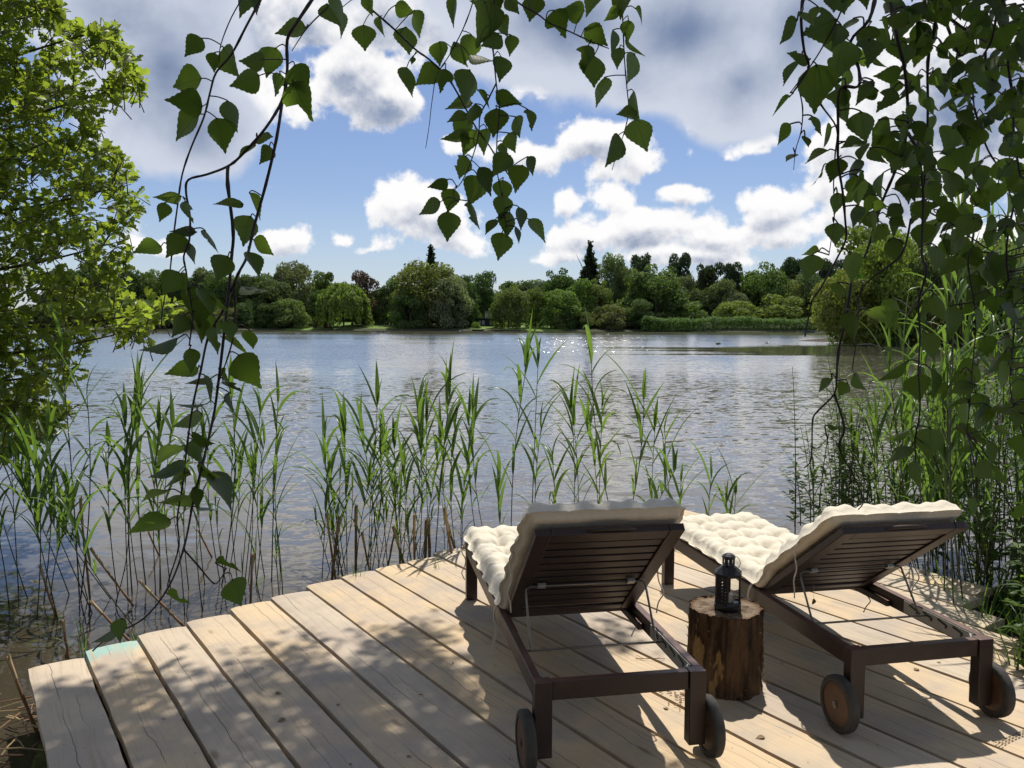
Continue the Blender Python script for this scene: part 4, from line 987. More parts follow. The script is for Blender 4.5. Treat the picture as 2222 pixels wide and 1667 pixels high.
BIRCH = tab([(0, .02), (.05, .40), (.13, .78), (.25, .98), (.36, 1.0), (.5, .83), (.65, .55), (.8, .28), (.92, .09), (1, .0)])
OVATE = tab([(0, .05), (.1, .5), (.25, .9), (.4, 1), (.6, .8), (.8, .4), (1, 0)])

# photo pixels (crop origin, crop scale) -> birch strands: (points, depth at start, depth at end, thickness)
def CP(ox, oy, sc): return lambda pts: [(ox + x / sc, oy + y / sc) for x, y in pts]
C1, C2, C3, C4, C6, C7 = CP(0, 0, 2.984), CP(740, 0, 2.984), CP(1480, 0, 2.981), CP(0, 556, 2.984), CP(1480, 556, 2.981), CP(0, 1112, 2.989)
LEFT = [
    (C1([(1720, -60), (1600, 160), (1500, 350), (1400, 470), (1360, 600), (1320, 760), (1240, 950), (1180, 1130), (1150, 1330), (1120, 1560)]) + C4([(1100, 100), (1060, 300), (1045, 440), (1080, 470)]), 1.55, 1.45, .0019),
    (C1([(1600, -60), (1500, 110), (1430, 290), (1420, 400)]), 1.55, 1.5, .0014),
    (C1([(2060, -60), (1920, 150), (1860, 260), (1860, 450), (1830, 640), (1720, 830), (1560, 1010), (1470, 1080), (1340, 1130), (1220, 1165), (1205, 1250), (1230, 1400), (1225, 1560)]) + C4([(1190, 0), (1205, 100), (1240, 330), (1245, 420), (1225, 580)]), 1.42, 1.36, .0024),
    (C1([(1830, 640), (1790, 900), (1720, 1200), (1650, 1450)]) + C4([(1600, 0), (1540, 120), (1450, 340), (1350, 520), (1300, 740), (1250, 960), (1215, 1200), (1180, 1500)]) + C7([(1150, 40), (1160, 220), (1100, 420), (1085, 480)]), 1.40, 1.36, .0021),
    (C1([(1475, 1080), (1475, 1200), (1510, 1500)]) + C4([(1500, 0), (1480, 240), (1440, 600), (1410, 850), (1380, 1050), (1310, 1350), (1240, 1640)]) + C7([(1240, 0), (1190, 240), (1090, 490), (930, 690), (720, 800), (600, 900)]), 1.40, 1.34, .0023),
    (C4([(1520, 180), (1520, 450), (1480, 640), (1400, 850)]), 1.38, 1.36, .0016),
    (C7([(1195, 245), (1280, 340), (1385, 460), (1430, 430), (1470, 360)]), 1.36, 1.36, .0014),
    (C1([(2110, 60), (1990, 180), (1890, 330)]), 1.45, 1.42, .0012),
]
LEFT_LEAVES = [(C1, l) for l in [(1255,300,150,142,.9),(1385,400,120,100,.8),(1490,400,200,65,.8),(1215,530,190,170,.9),(1210,665,210,190,.95),(1205,810,220,140,.7),(1425,870,220,80,.9),(1505,745,200,75,.6),(1590,520,190,160,.8),(1640,395,150,170,.8),(1760,400,190,110,.9),(1800,545,140,100,.8),(1890,200,190,170,.6),(1950,510,200,60,.85),(1950,650,260,70,.85),(1710,885,100,0,.7),(1600,980,130,140,.35),(1720,1000,120,110,.9),(1090,1280,170,175,.5),(1055,1370,120,100,.8),(1220,1370,140,70,.5),(1485,1320,180,185,.45),(1650,1330,180,70,.4),(1600,1490,190,110,.9),(1700,1600,150,40,.6),(960,1605,170,170,.7),(1140,1590,170,120,.9),(1190,1500,160,190,.5),(1365,1560,160,60,.3),(1235,1640,130,80,.6),(1580,-20,240,100,.7),(2150,100,170,70,.8),(2190,60,220,75,.5),(1640,5,150,60,.7)]] + \
    [(C4, l) for l in [(1110,170,170,120,1.0),(1200,180,150,70,.3),(1285,320,260,95,.8),(1330,290,190,60,.6),(1440,75,170,110,.95),(1640,50,170,70,.7),(1640,220,180,15,.35),(1615,345,140,65,.35),(1160,450,150,120,.8),(1295,470,160,80,.7),(1410,310,170,10,.4),(1370,460,160,100,.8),(1480,480,130,80,.8),(1400,540,170,90,.7),(1040,575,240,165,.35),(1240,670,150,80,.7),(1185,735,200,170,.6),(1605,740,240,60,.9),(1620,540,120,90,.8),(1530,575,180,30,.25),(1290,810,160,165,.3),(1340,860,190,80,.25),(1460,780,110,50,.5),(1504,840,130,20,.25),(1500,950,140,70,.3),(1225,1070,190,150,.45),(1240,965,200,180,.15),(1100,1280,200,150,.5),(1270,1260,150,75,.8),(1310,1190,140,20,.6),(1090,1400,230,170,.5),(1130,1450,220,160,.4),(1440,1500,260,50,.55),(1340,1400,150,30,.5),(1000,1540,150,165,.35),(1150,1590,220,160,.5),(1260,1570,140,80,.6),(1350,1640,130,10,.3)]] + \
    [(C7, l) for l in [(975,80,270,160,.55),(1480,340,170,5,.35),(1535,515,170,70,.9),(780,760,150,100,.7),(1150,560,150,30,.4),(700,790,200,150,.35)]]
MID = [
    (C2([(90, -70), (150, 20), (230, 90), (350, 195), (480, 320), (570, 385), (680, 490), (740, 580), (800, 690), (870, 820), (950, 930), (1020, 1040), (1090, 1140), (1150, 1230)]), 1.80, 1.62, .0023),
    (C2([(870, -60), (840, 60), (780, 210), (700, 360), (620, 490), (590, 650), (570, 820), (548, 960)]), 1.70, 1.62, .0013),
    (C2([(1000, -70), (980, 230), (990, 380), (1005, 540), (1025, 700), (1010, 900), (1010, 1100), (1040, 1260), (1070, 1470)]), 1.66, 1.60, .0018),
    (C2([(1005, 540), (950, 650), (900, 750), (890, 880), (840, 1050), (780, 1180), (730, 1240), (740, 1300)]), 1.63, 1.60, .0014),
    (C2([(1060, -70), (1150, 20), (1270, 90), (1350, 150), (1480, 205), (1620, 270), (1735, 315)]), 1.72, 1.66, .0019),
    (C2([(1815, -70), (1825, 150), (1835, 380), (1850, 560), (1862, 720), (1830, 870), (1780, 1020), (1755, 1100)]), 1.66, 1.60, .0014),
]
MID_LEAVES = [(C2, l) for l in [(5,150,170,80,.5),(180,30,130,80,.7),(150,240,160,90,1),(260,170,130,85,.5),(410,60,130,20,.8),(490,150,170,80,.6),(430,260,170,80,.9),(725,70,190,100,.45),(910,140,270,100,1.0),(960,40,220,80,.9),(1055,170,140,60,.8),(1100,290,130,90,.8),(980,270,140,150,.8),(1035,440,150,85,.85),(640,345,150,90,.9),(820,310,180,100,.8),(770,350,170,60,.6),(900,375,150,20,.4),(430,530,190,90,.7),(560,490,180,150,.9),(665,520,150,95,.8),(465,395,50,90,.8),(815,560,220,95,.8),(920,640,140,60,.35),(1080,635,170,30,.75),(1140,820,130,80,.7),(1225,770,130,70,.65),(1000,790,180,90,.9),(770,690,170,170,.6),(760,760,130,170,.5),(850,740,140,100,.7),(780,830,170,100,.8),(745,900,170,180,.5),(830,920,180,120,.8),(930,910,160,100,.7),(1100,920,120,70,.8),(1060,980,120,90,.8),(785,1080,150,110,.95),(1040,1070,170,130,.8),(1150,1150,170,110,.9),(1230,1070,120,60,.6),(630,1190,130,150,.7),(580,1345,150,150,.6),(710,1295,150,100,.9),(690,1460,180,85,.8),(855,1390,180,75,.45),(860,1230,190,100,.9),(930,1170,190,70,.6),(1045,1240,150,90,.85),(1040,1340,150,90,.9),(1160,1410,140,80,.5),(970,1465,110,130,.6),(1080,1450,160,100,.8),(1275,1480,170,50,.5),(1030,1590,170,100,.95),(1145,1520,100,70,.4),
    (1110,20,140,60,.8),(1240,50,160,100,.9),(1410,150,180,70,.9),(1500,70,150,180,.9),(1640,15,180,120,.7),(1650,230,170,30,.8),(1580,370,160,110,.8),(1630,460,200,100,.9),(1680,590,190,110,.55),(1830,30,170,100,.8),(1760,100,120,150,.7),(1855,195,130,95,.8),(1760,270,150,85,.35),(1790,370,130,100,.7),(1880,440,190,100,.6),(1890,310,160,50,.15),(1855,740,120,180,.7),(1905,690,200,80,.3),(1940,870,210,75,.9),(1755,970,210,115,.65),(1935,100,110,60,.3)]]
RIGHT = [
    (C3([(790, -70), (770, 120), (790, 330), (820, 430), (760, 540), (715, 600)]), 1.05, 1.1, .0020),
    (C3([(1040, -70), (1030, 70), (900, 320), (800, 470), (700, 600)]), 1.0, 1.1, .0012),
    (C3([(752, 560), (780, 700), (770, 850), (735, 970), (722, 1100)]), 1.15, 1.15, .0009),
    (C3([(1260, -70), (1210, 130), (1090, 270), (1140, 430), (1140, 560), (1020, 580), (1010, 850), (1010, 1050), (1040, 1250), (1055, 1420), (1060, 1540)]) + C6([(1020, -20), (900, 200), (840, 290), (815, 420), (795, 520)]), 1.15, 1.22, .0021),
    (C3([(815, 430), (850, 560), (900, 680), (1000, 830), (990, 1000), (980, 1200), (985, 1400), (950, 1650)]), 1.2, 1.25, .0012),
    (C3([(1330, -70), (1400, 280), (1440, 450), (1460, 700), (1450, 880), (1390, 1080), (1290, 1320), (1190, 1640)]) + C6([(1130, 40), (1080, 250), (1030, 520), (1000, 760)]), 1.3, 1.3, .0024),
    (C3([(1460, 860), (1520, 970), (1550, 1130), (1560, 1330), (1550, 1640)]) + C6([(1580, 100), (1530, 300), (1540, 520), (1530, 730), (1540, 980), (1510, 1170)]), 1.25, 1.2, .0020),
    (C3([(1570, -70), (1700, 90), (1830, 190), (2000, 290), (2240, 420)]), 1.35, 1.5, .0032),
    (C3([(1690, 60), (1720, 180), (1800, 360), (1850, 300)]), 1.35, 1.3, .0026),
    (C3([(2060, -70), (2010, 230), (1960, 340), (1880, 480), (1890, 700)]), 1.3, 1.35, .0022),
    (C3([(2060, -70), (2110, 180), (2110, 420), (2140, 640), (2150, 900), (2190, 1150)]), 1.25, 1.3, .0024),
    (C3([(1650, 45), (1630, 200), (1590, 400), (1590, 700), (1580, 1000), (1570, 1330), (1720, 1430), (1900, 1560), (2040, 1650)]), 1.4, 1.5, .0022),
    (C3([(1960, 340), (1970, 450), (1990, 540), (2100, 630), (2230, 700)]), 1.4, 1.5, .0019),
    (C3([(1890, 700), (1950, 900), (2000, 1010), (2080, 1130), (2120, 1250), (2170, 1450)]), 1.5, 1.6, .0016),
    (C3([(1720, 1430), (1900, 1330), (2050, 1250)]), 1.5, 1.6, .0015),
    (C6([(2040, -14), (1900, -30), (1800, 0), (1640, 160), (1530, 270), (1440, 420)]), 1.45, 1.4, .0016),
    (C6([(1480, -240), (1420, -10), (1240, 130), (1150, 240), (1140, 400), (1125, 560), (1100, 740)]), 1.35, 1.3, .0015),
    (C6([(1115, 80), (1090, 200), (1060, 400), (1010, 620), (1000, 780), (985, 890), (880, 1000), (845, 1060), (840, 1240), (830, 1330), (790, 1370)]), 1.3, 1.25, .0017),
    (C6([(985, 890), (1050, 1110), (1015, 1240), (1110, 1420), (1170, 1580), (1140, 1640)]), 1.26, 1.24, .0015),
    (C6([(1050, 1105), (1100, 1120), (1130, 1108)]), 1.25, 1.25, .0008),
    (C6([(840, 1230), (880, 1240), (940, 1180)]), 1.25, 1.25, .0008),
    (C6([(1900, -230), (1870, -60), (1850, 60), (1900, 400), (1880, 700), (1860, 960), (1840, 1150)]), 1.35, 1.3, .0013),
    (C6([(2165, -400), (2110, -150), (2100, 60), (2150, 420), (2120, 800), (2150, 1000)]), 1.3, 1.3, .0015),
]
RIGHT_LEAVES = [(C3, l) for l in [(690,210,200,120,.55),(750,365,160,190,.6),(710,470,220,130,.4),(640,690,180,130,.2),(650,870,170,125,.6),(805,920,80,70,.7),(700,1020,80,140,.7),(815,130,140,50,.5),(860,580,330,95,.95),(1010,400,290,100,.95),(880,180,260,150,1),(1010,240,160,100,.8),(1195,260,190,95,.9),(1300,270,170,110,.8),(1420,180,260,90,.8),(1280,410,120,50,.4),(1330,490,190,160,.6),(1440,380,180,100,.8),(1520,230,270,90,.2),(1620,110,180,40,.6),(1880,100,170,70,.8),(870,820,150,70,.6),(920,900,180,125,.5),(870,1020,180,150,.4),(990,1110,180,100,.9),(880,1160,130,120,.15),(1000,1320,150,90,.7),(1000,1520,160,90,.9),(830,1640,120,170,.6),(1180,620,130,180,.4),(1180,545,120,160,.4),(1030,660,200,100,.8),(1310,650,200,120,.8),(1170,830,220,80,.9),(1100,930,150,170,.6),(1260,900,160,120,.7),(1400,1020,240,110,1),(1130,1240,210,90,.8),(1210,1330,150,110,.7),(1240,1410,130,120,.6),(1400,1440,120,20,.8),(1420,1220,130,160,.5)]] + \
    [(C6, l) for l in [(825,80,190,100,.85),(1110,80,210,70,.65),(1010,230,120,90,.8),(1090,240,110,90,.8),(1110,460,200,90,.7),(1320,400,260,20,.5),(925,840,130,130,.5),(1040,865,110,120,.9),(1145,820,130,60,.7),(1360,750,230,145,.25),(1530,860,190,90,.95),(1620,830,200,80,.4),(985,1105,90,10,.5),(1390,1155,190,160,.25),(1600,1220,220,90,.9),(1400,1290,200,140,.5),(1515,1420,210,85,.4),(1840,860,130,150,.7),(1830,1230,170,160,.4),(2060,990,150,170,.6),(1870,1130,200,10,.5),(1990,1290,200,80,.4),(2170,1050,170,100,.8),(1660,1450,100,100,.5),(1900,210,180,100,.8)]]
def inpoly(x, y, P):
    c = False; j = len(P) - 1
    for i in range(len(P)):
        (xi, yi), (xj, yj) = P[i], P[j]
        if (yi > y) != (yj > y) and x < (xj - xi) * (y - yi) / (yj - yi) + xi: c = not c
        j = i
    return c
_r = random.Random(21)
RP = [(1770, -60), (2330, -60), (2330, 700), (2130, 660), (2040, 590), (1900, 560), (1840, 440), (1815, 250), (1760, 130)]
while sum(1 for f, _ in RIGHT_LEAVES if f is None) < 330:
    x, y = _r.uniform(1750, 2330), _r.uniform(-60, 700)
    if inpoly(x, y, RP) and _r.random() < .35 + .65 * min(1, (x - 1760) / 260): RIGHT_LEAVES.append((None, (x, y, _r.uniform(36, 66), _r.gauss(100, 40), _r.choice([.9, .8, .6, .4, .95, .7]))))
for _ in range(75):
    x, y = _r.uniform(1930, 2330), _r.uniform(560, 900)
    if _r.random() < (x - 1850) / 320: RIGHT_LEAVES.append((None, (x, y, _r.uniform(40, 80), _r.gauss(100, 40), _r.choice([.9, .7, .5, .3]))))
for _ in range(16): RIGHT_LEAVES.append((None, (_r.uniform(2090, 2300), _r.uniform(880, 1120), _r.uniform(40, 70), _r.gauss(100, 40), _r.choice([.9, .6, .4]))))

def hang(root, strands, leaves, seed, limb):
    """each strand is a branch part of the tree; its leaves are a sub-part"""
    rnd = random.Random(seed); data = []
    for pts, d0, d1, th in strands:
        n = len(pts); W3 = [at(x, y, d0 + (d1 - d0) * i / (n - 1) + .012 * math.sin(i * 1.7 + seed)) for i, (x, y) in enumerate(pts)]
        free = pts[0][1] < -5
        br = MB(); sp = smooth_path(W3, 4)
        if free:                                       # carry the twig on up to its limb above the picture
            p = W3[0]; q = limb(p); sp = smooth_path([q, q.lerp(p, .45) + Vector((0, 0, .16)), p], 5)[:-1] + sp
        m = len(sp); rr = [th * (1.25 - .75 * i / (m - 1)) * (1 + (.35 if i % 4 == 0 else 0) * rnd.random()) for i in range(m)]
        br.tube(sp, rr, 6)
        data.append([pts, W3, br, MB(), sp])
    for fn, (cx, cy, ln, ang, wf) in leaves:
        if fn is None: x, y, l = cx, cy, ln
        else: (x, y), = fn([(cx, cy)]); l = ln / 2.984
        a = math.radians(ang + rnd.uniform(-6, 6)); dx, dy = math.cos(a), math.sin(a)
        bx, by = x - dx * l * .5, y - dy * l * .5
        best = None
        for k, D in enumerate(data):                    # nearest point on any strand
            pts = D[0]
            for i in range(len(pts) - 1):
                (x0, y0), (x1, y1) = pts[i], pts[i + 1]; L2 = (x1 - x0) ** 2 + (y1 - y0) ** 2 + 1e-6
                t = max(0, min(1, ((bx - x0) * (x1 - x0) + (by - y0) * (y1 - y0)) / L2)); qx, qy = x0 + (x1 - x0) * t, y0 + (y1 - y0) * t
                dd = math.hypot(bx - qx, by - qy)
                if best is None or dd < best[0]: best = (dd, k, i, t)
        dd, k, i, t = best; D = data[k]; P = D[1][i].lerp(D[1][i + 1], t); Y = P.y + rnd.uniform(-.05, .05) + (rnd.uniform(-.12, .12) if fn is None else 0)
        B = at(bx, by, Y); T = at(bx + dx * l, by + dy * l, Y + rnd.uniform(-.012, .012)); d = T - B; view = (EV - B).normalized()
        s = d.normalized().cross(view).normalized(); ph = math.acos(max(.05, min(1, wf))) * rnd.choice([-1, 1])
        nrm = view * math.cos(ph) + s * math.sin(ph)
        if rnd.random() < .5: nrm = -nrm
        bite = (rnd.choice([-1, 1]), rnd.uniform(.15, .5), rnd.uniform(.5, .85), rnd.uniform(.2, .6)) if rnd.random() < .16 else None
        L = d.length * (1.10 if root['label'].startswith('birch tree whose') else 0.98)
        leaf(D[3], B, d, nrm, L, L * rnd.uniform(.42, .49), rnd.uniform(-.05, .22), rnd.uniform(.05, .35), rnd, BIRCH, .022, bite, min(1, max(0, rnd.gauss(.5, .3))), 17)
        mid = (P + B) / 2 + Vector((rnd.uniform(-.006, .006), 0, rnd.uniform(.0, .010)))
        D[2].tube(smooth_path([P, mid, B, B + d * .06], 3), [.0011] * 9 + [.0007], 4)
    for pts, W3, br, lv, sp in data:
        o = br.build('branch', M['twig'], root, smooth=True)
        if lv.v: lv.build('leaves', M['birch'], o, smooth=True)

# ground points that lie in the birch's dappled shade decide where its crown carries leaves
SH = [gnd(x, y) for x, y in ((-500, 1455), (60, 1500), (180, 1480), (330, 1475), (560, 1440), (700, 1400), (800, 1360), (1000, 1330), (1060, 1430), (1075, 1667), (1300, 1900), (-800, 1900))]
SHP = [(p.x, p.y) for p in SH]
def birch_crown(root, seed, n, zone, zr=(5.2, 8.2), kr=(12, 22)):
    rnd = random.Random(seed); b = MB(); tw = MB()
    for _ in range(n):
        q = zone(rnd)
        if q is None: continue
        gx, gy = q; z = rnd.uniform(*zr); c = Vector((gx, gy, 0)) + SUNV * (z / SUNV.z)
        if (c.z - EYE) < .42 * max(.1, c.y) + .25: continue
        k = rnd.randint(*kr); dr = Vector((rnd.uniform(-.3, .3), rnd.uniform(-.3, .3), -1)).normalized()
        tw.tube([c - dr * .30 + Vector((rnd.uniform(-.2, .2), rnd.uniform(-.2, .2), .1)), c, c + dr * .30], [.006, .004, .002], 4)
        for _ in range(k):
            t = rnd.uniform(-.28, .32); p = c + dr * t + Vector((rnd.gauss(0, .09), rnd.gauss(0, .09), rnd.gauss(0, .06)))
            d = Vector((rnd.gauss(0, .7), rnd.gauss(0, .7), -.7)).normalized(); nv = Vector((rnd.gauss(0, 1), rnd.gauss(0, 1), rnd.gauss(.6, .8))).normalized(); s = d.cross(nv).normalized(); L = rnd.uniform(.055, .085)
            b.add([p, p + d * L * .4 + s * L * .42, p + d * L, p + d * L * .4 - s * L * .42], [(0, 1, 2, 3)], [(0, 0), (1, .4), (0, 1), (-1, .4)], rnd.random())
    o = tw.build('twigs', M['twig'], root); b.build('crown', M['birchtop'], o)
BLOBS = [(150, 1600, 75), (90, 1570, 40), (215, 1560, 45), (290, 1560, 80), (260, 1640, 60), (440, 1540, 75), (400, 1600, 60), (540, 1490, 70), (335, 1475, 28), (640, 1402, 35), (720, 1500, 50), (600, 1620, 65), (680, 1570, 45), (500, 1650, 60), (920, 1393, 42), (857, 1403, 35), (840, 1473, 50), (890, 1497, 50), (947, 1463, 35), (790, 1507, 50), (974, 1587, 48), (930, 1600, 50), (773, 1607, 55), (890, 1655, 55), (650, 1480, 40), (1010, 1640, 45), (730, 1650, 50), (1000, 1530, 40), (1180, 1400, 40), (1330, 1370, 30), (150, 1540, 30), (180, 1655, 60), (360, 1660, 60), (60, 1640, 60), (1180, 1730, 120), (1330, 1760, 110), (1090, 1700, 80), (1420, 1740, 70), (1200, 1780, 120), (150, 1750, 120), (450, 1730, 120), (750, 1730, 120)]
def zone_dapple(rnd):
    px, py, r = rnd.choice(BLOBS); g = gnd(px + rnd.gauss(0, r * .5), py + rnd.gauss(0, r * .4)); return g.x, g.y
def zone_front(rnd):
    return (rnd.uniform(-3.5, 3.4), rnd.uniform(-.6, 2.15)) if rnd.random() < .9 else None
def zone_back(rnd): return (rnd.uniform(-5, 4.5), rnd.uniform(-6, -.6))

def zone_right(rnd): return (rnd.uniform(2.6, 6.5), rnd.uniform(-4, 1.6))
def birches():
    t1 = thing('birch_tree', 'birch tree whose slender leafy twigs hang down across the left and middle of the view', 'tree', (-3.6, -1.2, -.1))
    b = MB(); L0 = Vector((-3.6, -1.2, -.1))
    def loc(p): return p - L0
    def limb1(p): return loc(Vector((p.x * .96, p.y - .10, 3.1 + .15 * math.sin(p.x * 3))))
    b.tube([loc(Vector(q)) for q in ((-3.6, -1.2, -.3), (-3.52, -1.15, 1.5), (-3.4, -1.0, 3.4), (-3.3, -.9, 5.6), (-3.1, -.6, 8.5))], [.15, .125, .10, .075, .03], 12); b.build('trunk', M['birchbark'], t1, smooth=True)
    b = MB()
    for P, r in (([(-3.45, -1.05, 2.7), (-2.2, .2, 3.4), (-.9, 1.2, 3.45), (.3, 1.6, 3.25), (1.0, 1.8, 3.1)], .045), ([(-3.3, -.9, 5.4), (-2, 1.8, 6.2), (-.6, 4.2, 6.9), (.3, 5.8, 7.0)], .05), ([(-3.3, -.9, 5.6), (-3.0, 1.5, 6.8), (-2.4, 4.5, 7.4)], .045), ([(-3.3, -.8, 5.0), (-1, .2, 6.2), (1.6, 1.8, 6.8)], .045)):
        b.tube(smooth_path([loc(Vector(q)) for q in P], 4), [r * (1.1 - .8 * i / (4 * (len(P) - 1))) for i in range(4 * (len(P) - 1) + 1)], 8)
    b.build('limbs', M['twig'], t1, smooth=True)
    return t1, L0, limb1
def place_birches():
    t1, L0, limb1 = birches()
    # child meshes are written in world coordinates, so give them the inverse offset
    def fix(root, off):
        for o in COL.objects:
            if o.parent is root and o.name.split('.')[0] in ('branch', 'twigs'): o.location = -off
    limb_w = lambda p: limb1(p) + L0
    hang(t1, LEFT, LEFT_LEAVES, 3, limb_w); hang(t1, MID, MID_LEAVES, 4, limb_w)
    birch_crown(t1, 5, 330, zone_dapple, (5.0, 7.2), (20, 34)); birch_crown(t1, 6, 2500, zone_front); birch_crown(t1, 7, 1300, zone_back, (3.8, 8.5)); fix(t1, L0)
    L2 = Vector((3.3, .1, -.1)); t2 = thing('birch_tree', 'birch tree hanging a dense dark curtain of leaves down the right edge of the view', 'tree', L2)
    b = MB(); b.tube([Vector(q) - L2 for q in ((3.3, .1, -.3), (3.25, .1, 1.6), (3.1, .15, 3.6), (2.9, .2, 6.0), (2.8, .3, 8))], [.13, .11, .09, .06, .02], 12); b.build('trunk', M['birchbark'], t2, smooth=True)
    b = MB(); b.tube([Vector(q) - L2 for q in ((3.2, .12, 2.2), (2.3, .6, 2.85), (1.5, 1.0, 2.95), (.7, 1.15, 2.75))], [.045, .035, .022, .01], 8); b.tube([Vector(q) - L2 for q in ((3.1, .12, 3.4), (2.6, 1.2, 3.7), (2.0, 2.0, 3.3))], [.04, .028, .012], 8); b.build('limbs', M['twig'], t2, smooth=True)
    birch_crown(t2, 8, 700, zone_right, (3.6, 7.5)); hang(t2, RIGHT, RIGHT_LEAVES, 9, lambda p: Vector((p.x * .97, p.y * .96, 2.75 + .1 * math.sin(p.x * 4)))); fix(t2, L2)
place_birches()

# ------------------------------------------------------------------ oak on the left
OAKP = [(-330, -260), (120, -260), (135, 0), (150, 42), (190, 60), (240, 48), (268, 90), (303, 135), (331, 175), (312, 205), (250, 215), (238, 245), (215, 262), (214, 300), (262, 335), (281, 360), (285, 410), (303, 440), (288, 485), (278, 555), (264, 612), (330, 640), (398, 655), (396, 684), (330, 700), (318, 735), (290, 745), (248, 722), (205, 748), (172, 770), (178, 800), (160, 870), (120, 935), (70, 965), (0, 990), (-330, 1000)]
def oak_tree():
    L0 = Vector((-7.2, 8.2, -.25)); root = thing('oak_tree', 'sunlit oak at the left edge with lobed bright green leaves over the water', 'tree', L0)
    rnd = random.Random(12); b = MB(); lv = MB()
    b.tube([Vector(q) for q in ((0, 0, -.3), (.1, -.1, 1.2), (.25, -.1, 2.4), (.3, 0, 4.2), (.5, .1, 6.5))], [.26, .20, .17, .11, .04], 12); b.build('trunk', M['oakbark'], root, smooth=True)
    br = MB()
    for px, py, Y, z0 in ((320, 170, 7.2, 2.8), (230, 60, 7.0, 3.4), (150, 20, 7.6, 4.0), (285, 400, 7.0, 2.2), (275, 520, 7.2, 1.6), (395, 665, 6.8, 1.2), (300, 715, 6.9, .9), (170, 800, 6.8, .8), (120, 300, 6.4, 2.2), (60, 560, 6.5, 1.4), (60, 900, 6.7, .7), (100, -150, 7.4, 4.4)):
        p = at(px, py, Y) - L0; q = Vector((.2, 0, z0)); br.tube(smooth_path([q, q.lerp(p, .4) + Vector((0, 0, .25)), q.lerp(p, .75) + Vector((0, -.1, .05)), p], 4), [.030 * (1 - .92 * i / 12) for i in range(13)], 7)
    br.build('limbs', M['oakbark'], root, smooth=True)
    OUT = [(0, .03), (.10, .10), (.18, .07), (.28, .21), (.36, .23), (.42, .13), (.52, .30), (.60, .32), (.66, .18), (.76, .31), (.84, .28), (.93, .14), (1, .02)]
    tw = MB(); n = 0
    while n < 3300:
        x, y = rnd.uniform(-330, 400), rnd.uniform(-260, 1000)
        if not inpoly(x, y, OAKP): continue
        # fewer sprays near the outline so it breaks up
        edge = not all(inpoly(x + dx, y + dy, OAKP) for dx, dy in ((26, 0), (0, 26), (0, -26)))
        if math.sin(x * .035 + y * .021) + math.sin(y * .043 - x * .018 + 2) < -1.15 and x > 60: continue
        Y = rnd.uniform(6.2, 8.6) if not edge else rnd.uniform(6.4, 7.6); c = at(x, y, Y) - L0; n += 1
        out = Vector((rnd.gauss(.5, .6), rnd.gauss(-.2, .6), rnd.gauss(.35, .5))).normalized(); lt = rnd.gauss(.5, .2)
        tw.tube([c - out * .16 - Vector((0, 0, .03)), c - out * .05, c + out * .03], [.005, .0035, .002], 4)
        for k in range(rnd.randint(5, 8)):
            a = Vector((rnd.gauss(0, 1), rnd.gauss(0, 1), rnd.gauss(0, .7))).normalized(); d = (out * .75 + a * .8).normalized()
            nv = (Vector((0, 0, 1)) + Vector((rnd.gauss(0, .6), rnd.gauss(-.15, .6), rnd.gauss(0, .4)))).normalized(); s = d.cross(nv).normalized(); nv = s.cross(d)
            L = rnd.uniform(.070, .105); p0 = c + d * .015 - out * rnd.uniform(0, .12); cu = rnd.uniform(.0, .3)
            vs = []
            for t, w in OUT: vs.append(p0 + d * L * t + s * L * w - nv * (L * cu * t * t - abs(w) * L * .25))
            for t, w in reversed(OUT[1:-1]): vs.append(p0 + d * L * t - s * L * w - nv * (L * cu * t * t - abs(w) * L * .25))
            mid = [p0 + d * L * t - nv * (L * cu * t * t) for t, w in OUT]; m = len(OUT); tt = min(1, max(0, rnd.gauss(lt, .2)))
            V = vs[:m] + mid[1:-1] + vs[m:]; fs = []
            I = lambda i: 0 if i == 0 else (m - 1 if i == m - 1 else m + i - 1)          # midrib index
            Rr = lambda i: 0 if i == 0 else (m - 1 if i == m - 1 else m + (m - 2) + (m - 2 - i))
            for i in range(m - 1):
                for e in (lambda i: i, Rr):
                    f = [I(i), I(i + 1), e(i + 1), e(i)]; f = list(dict.fromkeys(f))
                    if len(f) > 2: fs.append(tuple(f))
            lv.add(V, fs, None, tt)
    o = tw.build('twigs', M['oakbark'], root); lv.build('foliage', M['oak'], root)
oak_tree()

# the wood that closes in behind the deck and shades it from the back
def back_wood():
    rng = np.random.default_rng(9); b = MB()
    for i in range(44):
        a = R(rng.uniform(95, 445) if i % 2 else rng.uniform(170, 370)); a = R(180 + 90 * (i % 22) / 10.5 - 90 - 4 + rng.uniform(-3, 3)); r = 9 + 5 * (i // 22) + rng.uniform(-1.5, 1.5)
        cx, cy = r * math.cos(a), r * math.sin(a) - 1.0
        if cy > -1.5: continue
        for _ in range(9):
            c = np.array([cx + rng.normal(0, 1.3), cy + rng.normal(0, 1.3), rng.uniform(.6, 9.5)]); n = 420; d = rng.normal(0, 1, (n, 3)); d /= np.linalg.norm(d, axis=1)[:, None]
            cards(b, c + d * rng.uniform(.5, 1.7, n)[:, None], d, .24, rng)
    o = b.build('woodland', M['crown']); o.color = (.045, .070, .024, 1); tag(o, 'dark wood standing close behind the deck', 'woodland', kind='stuff')
back_wood()

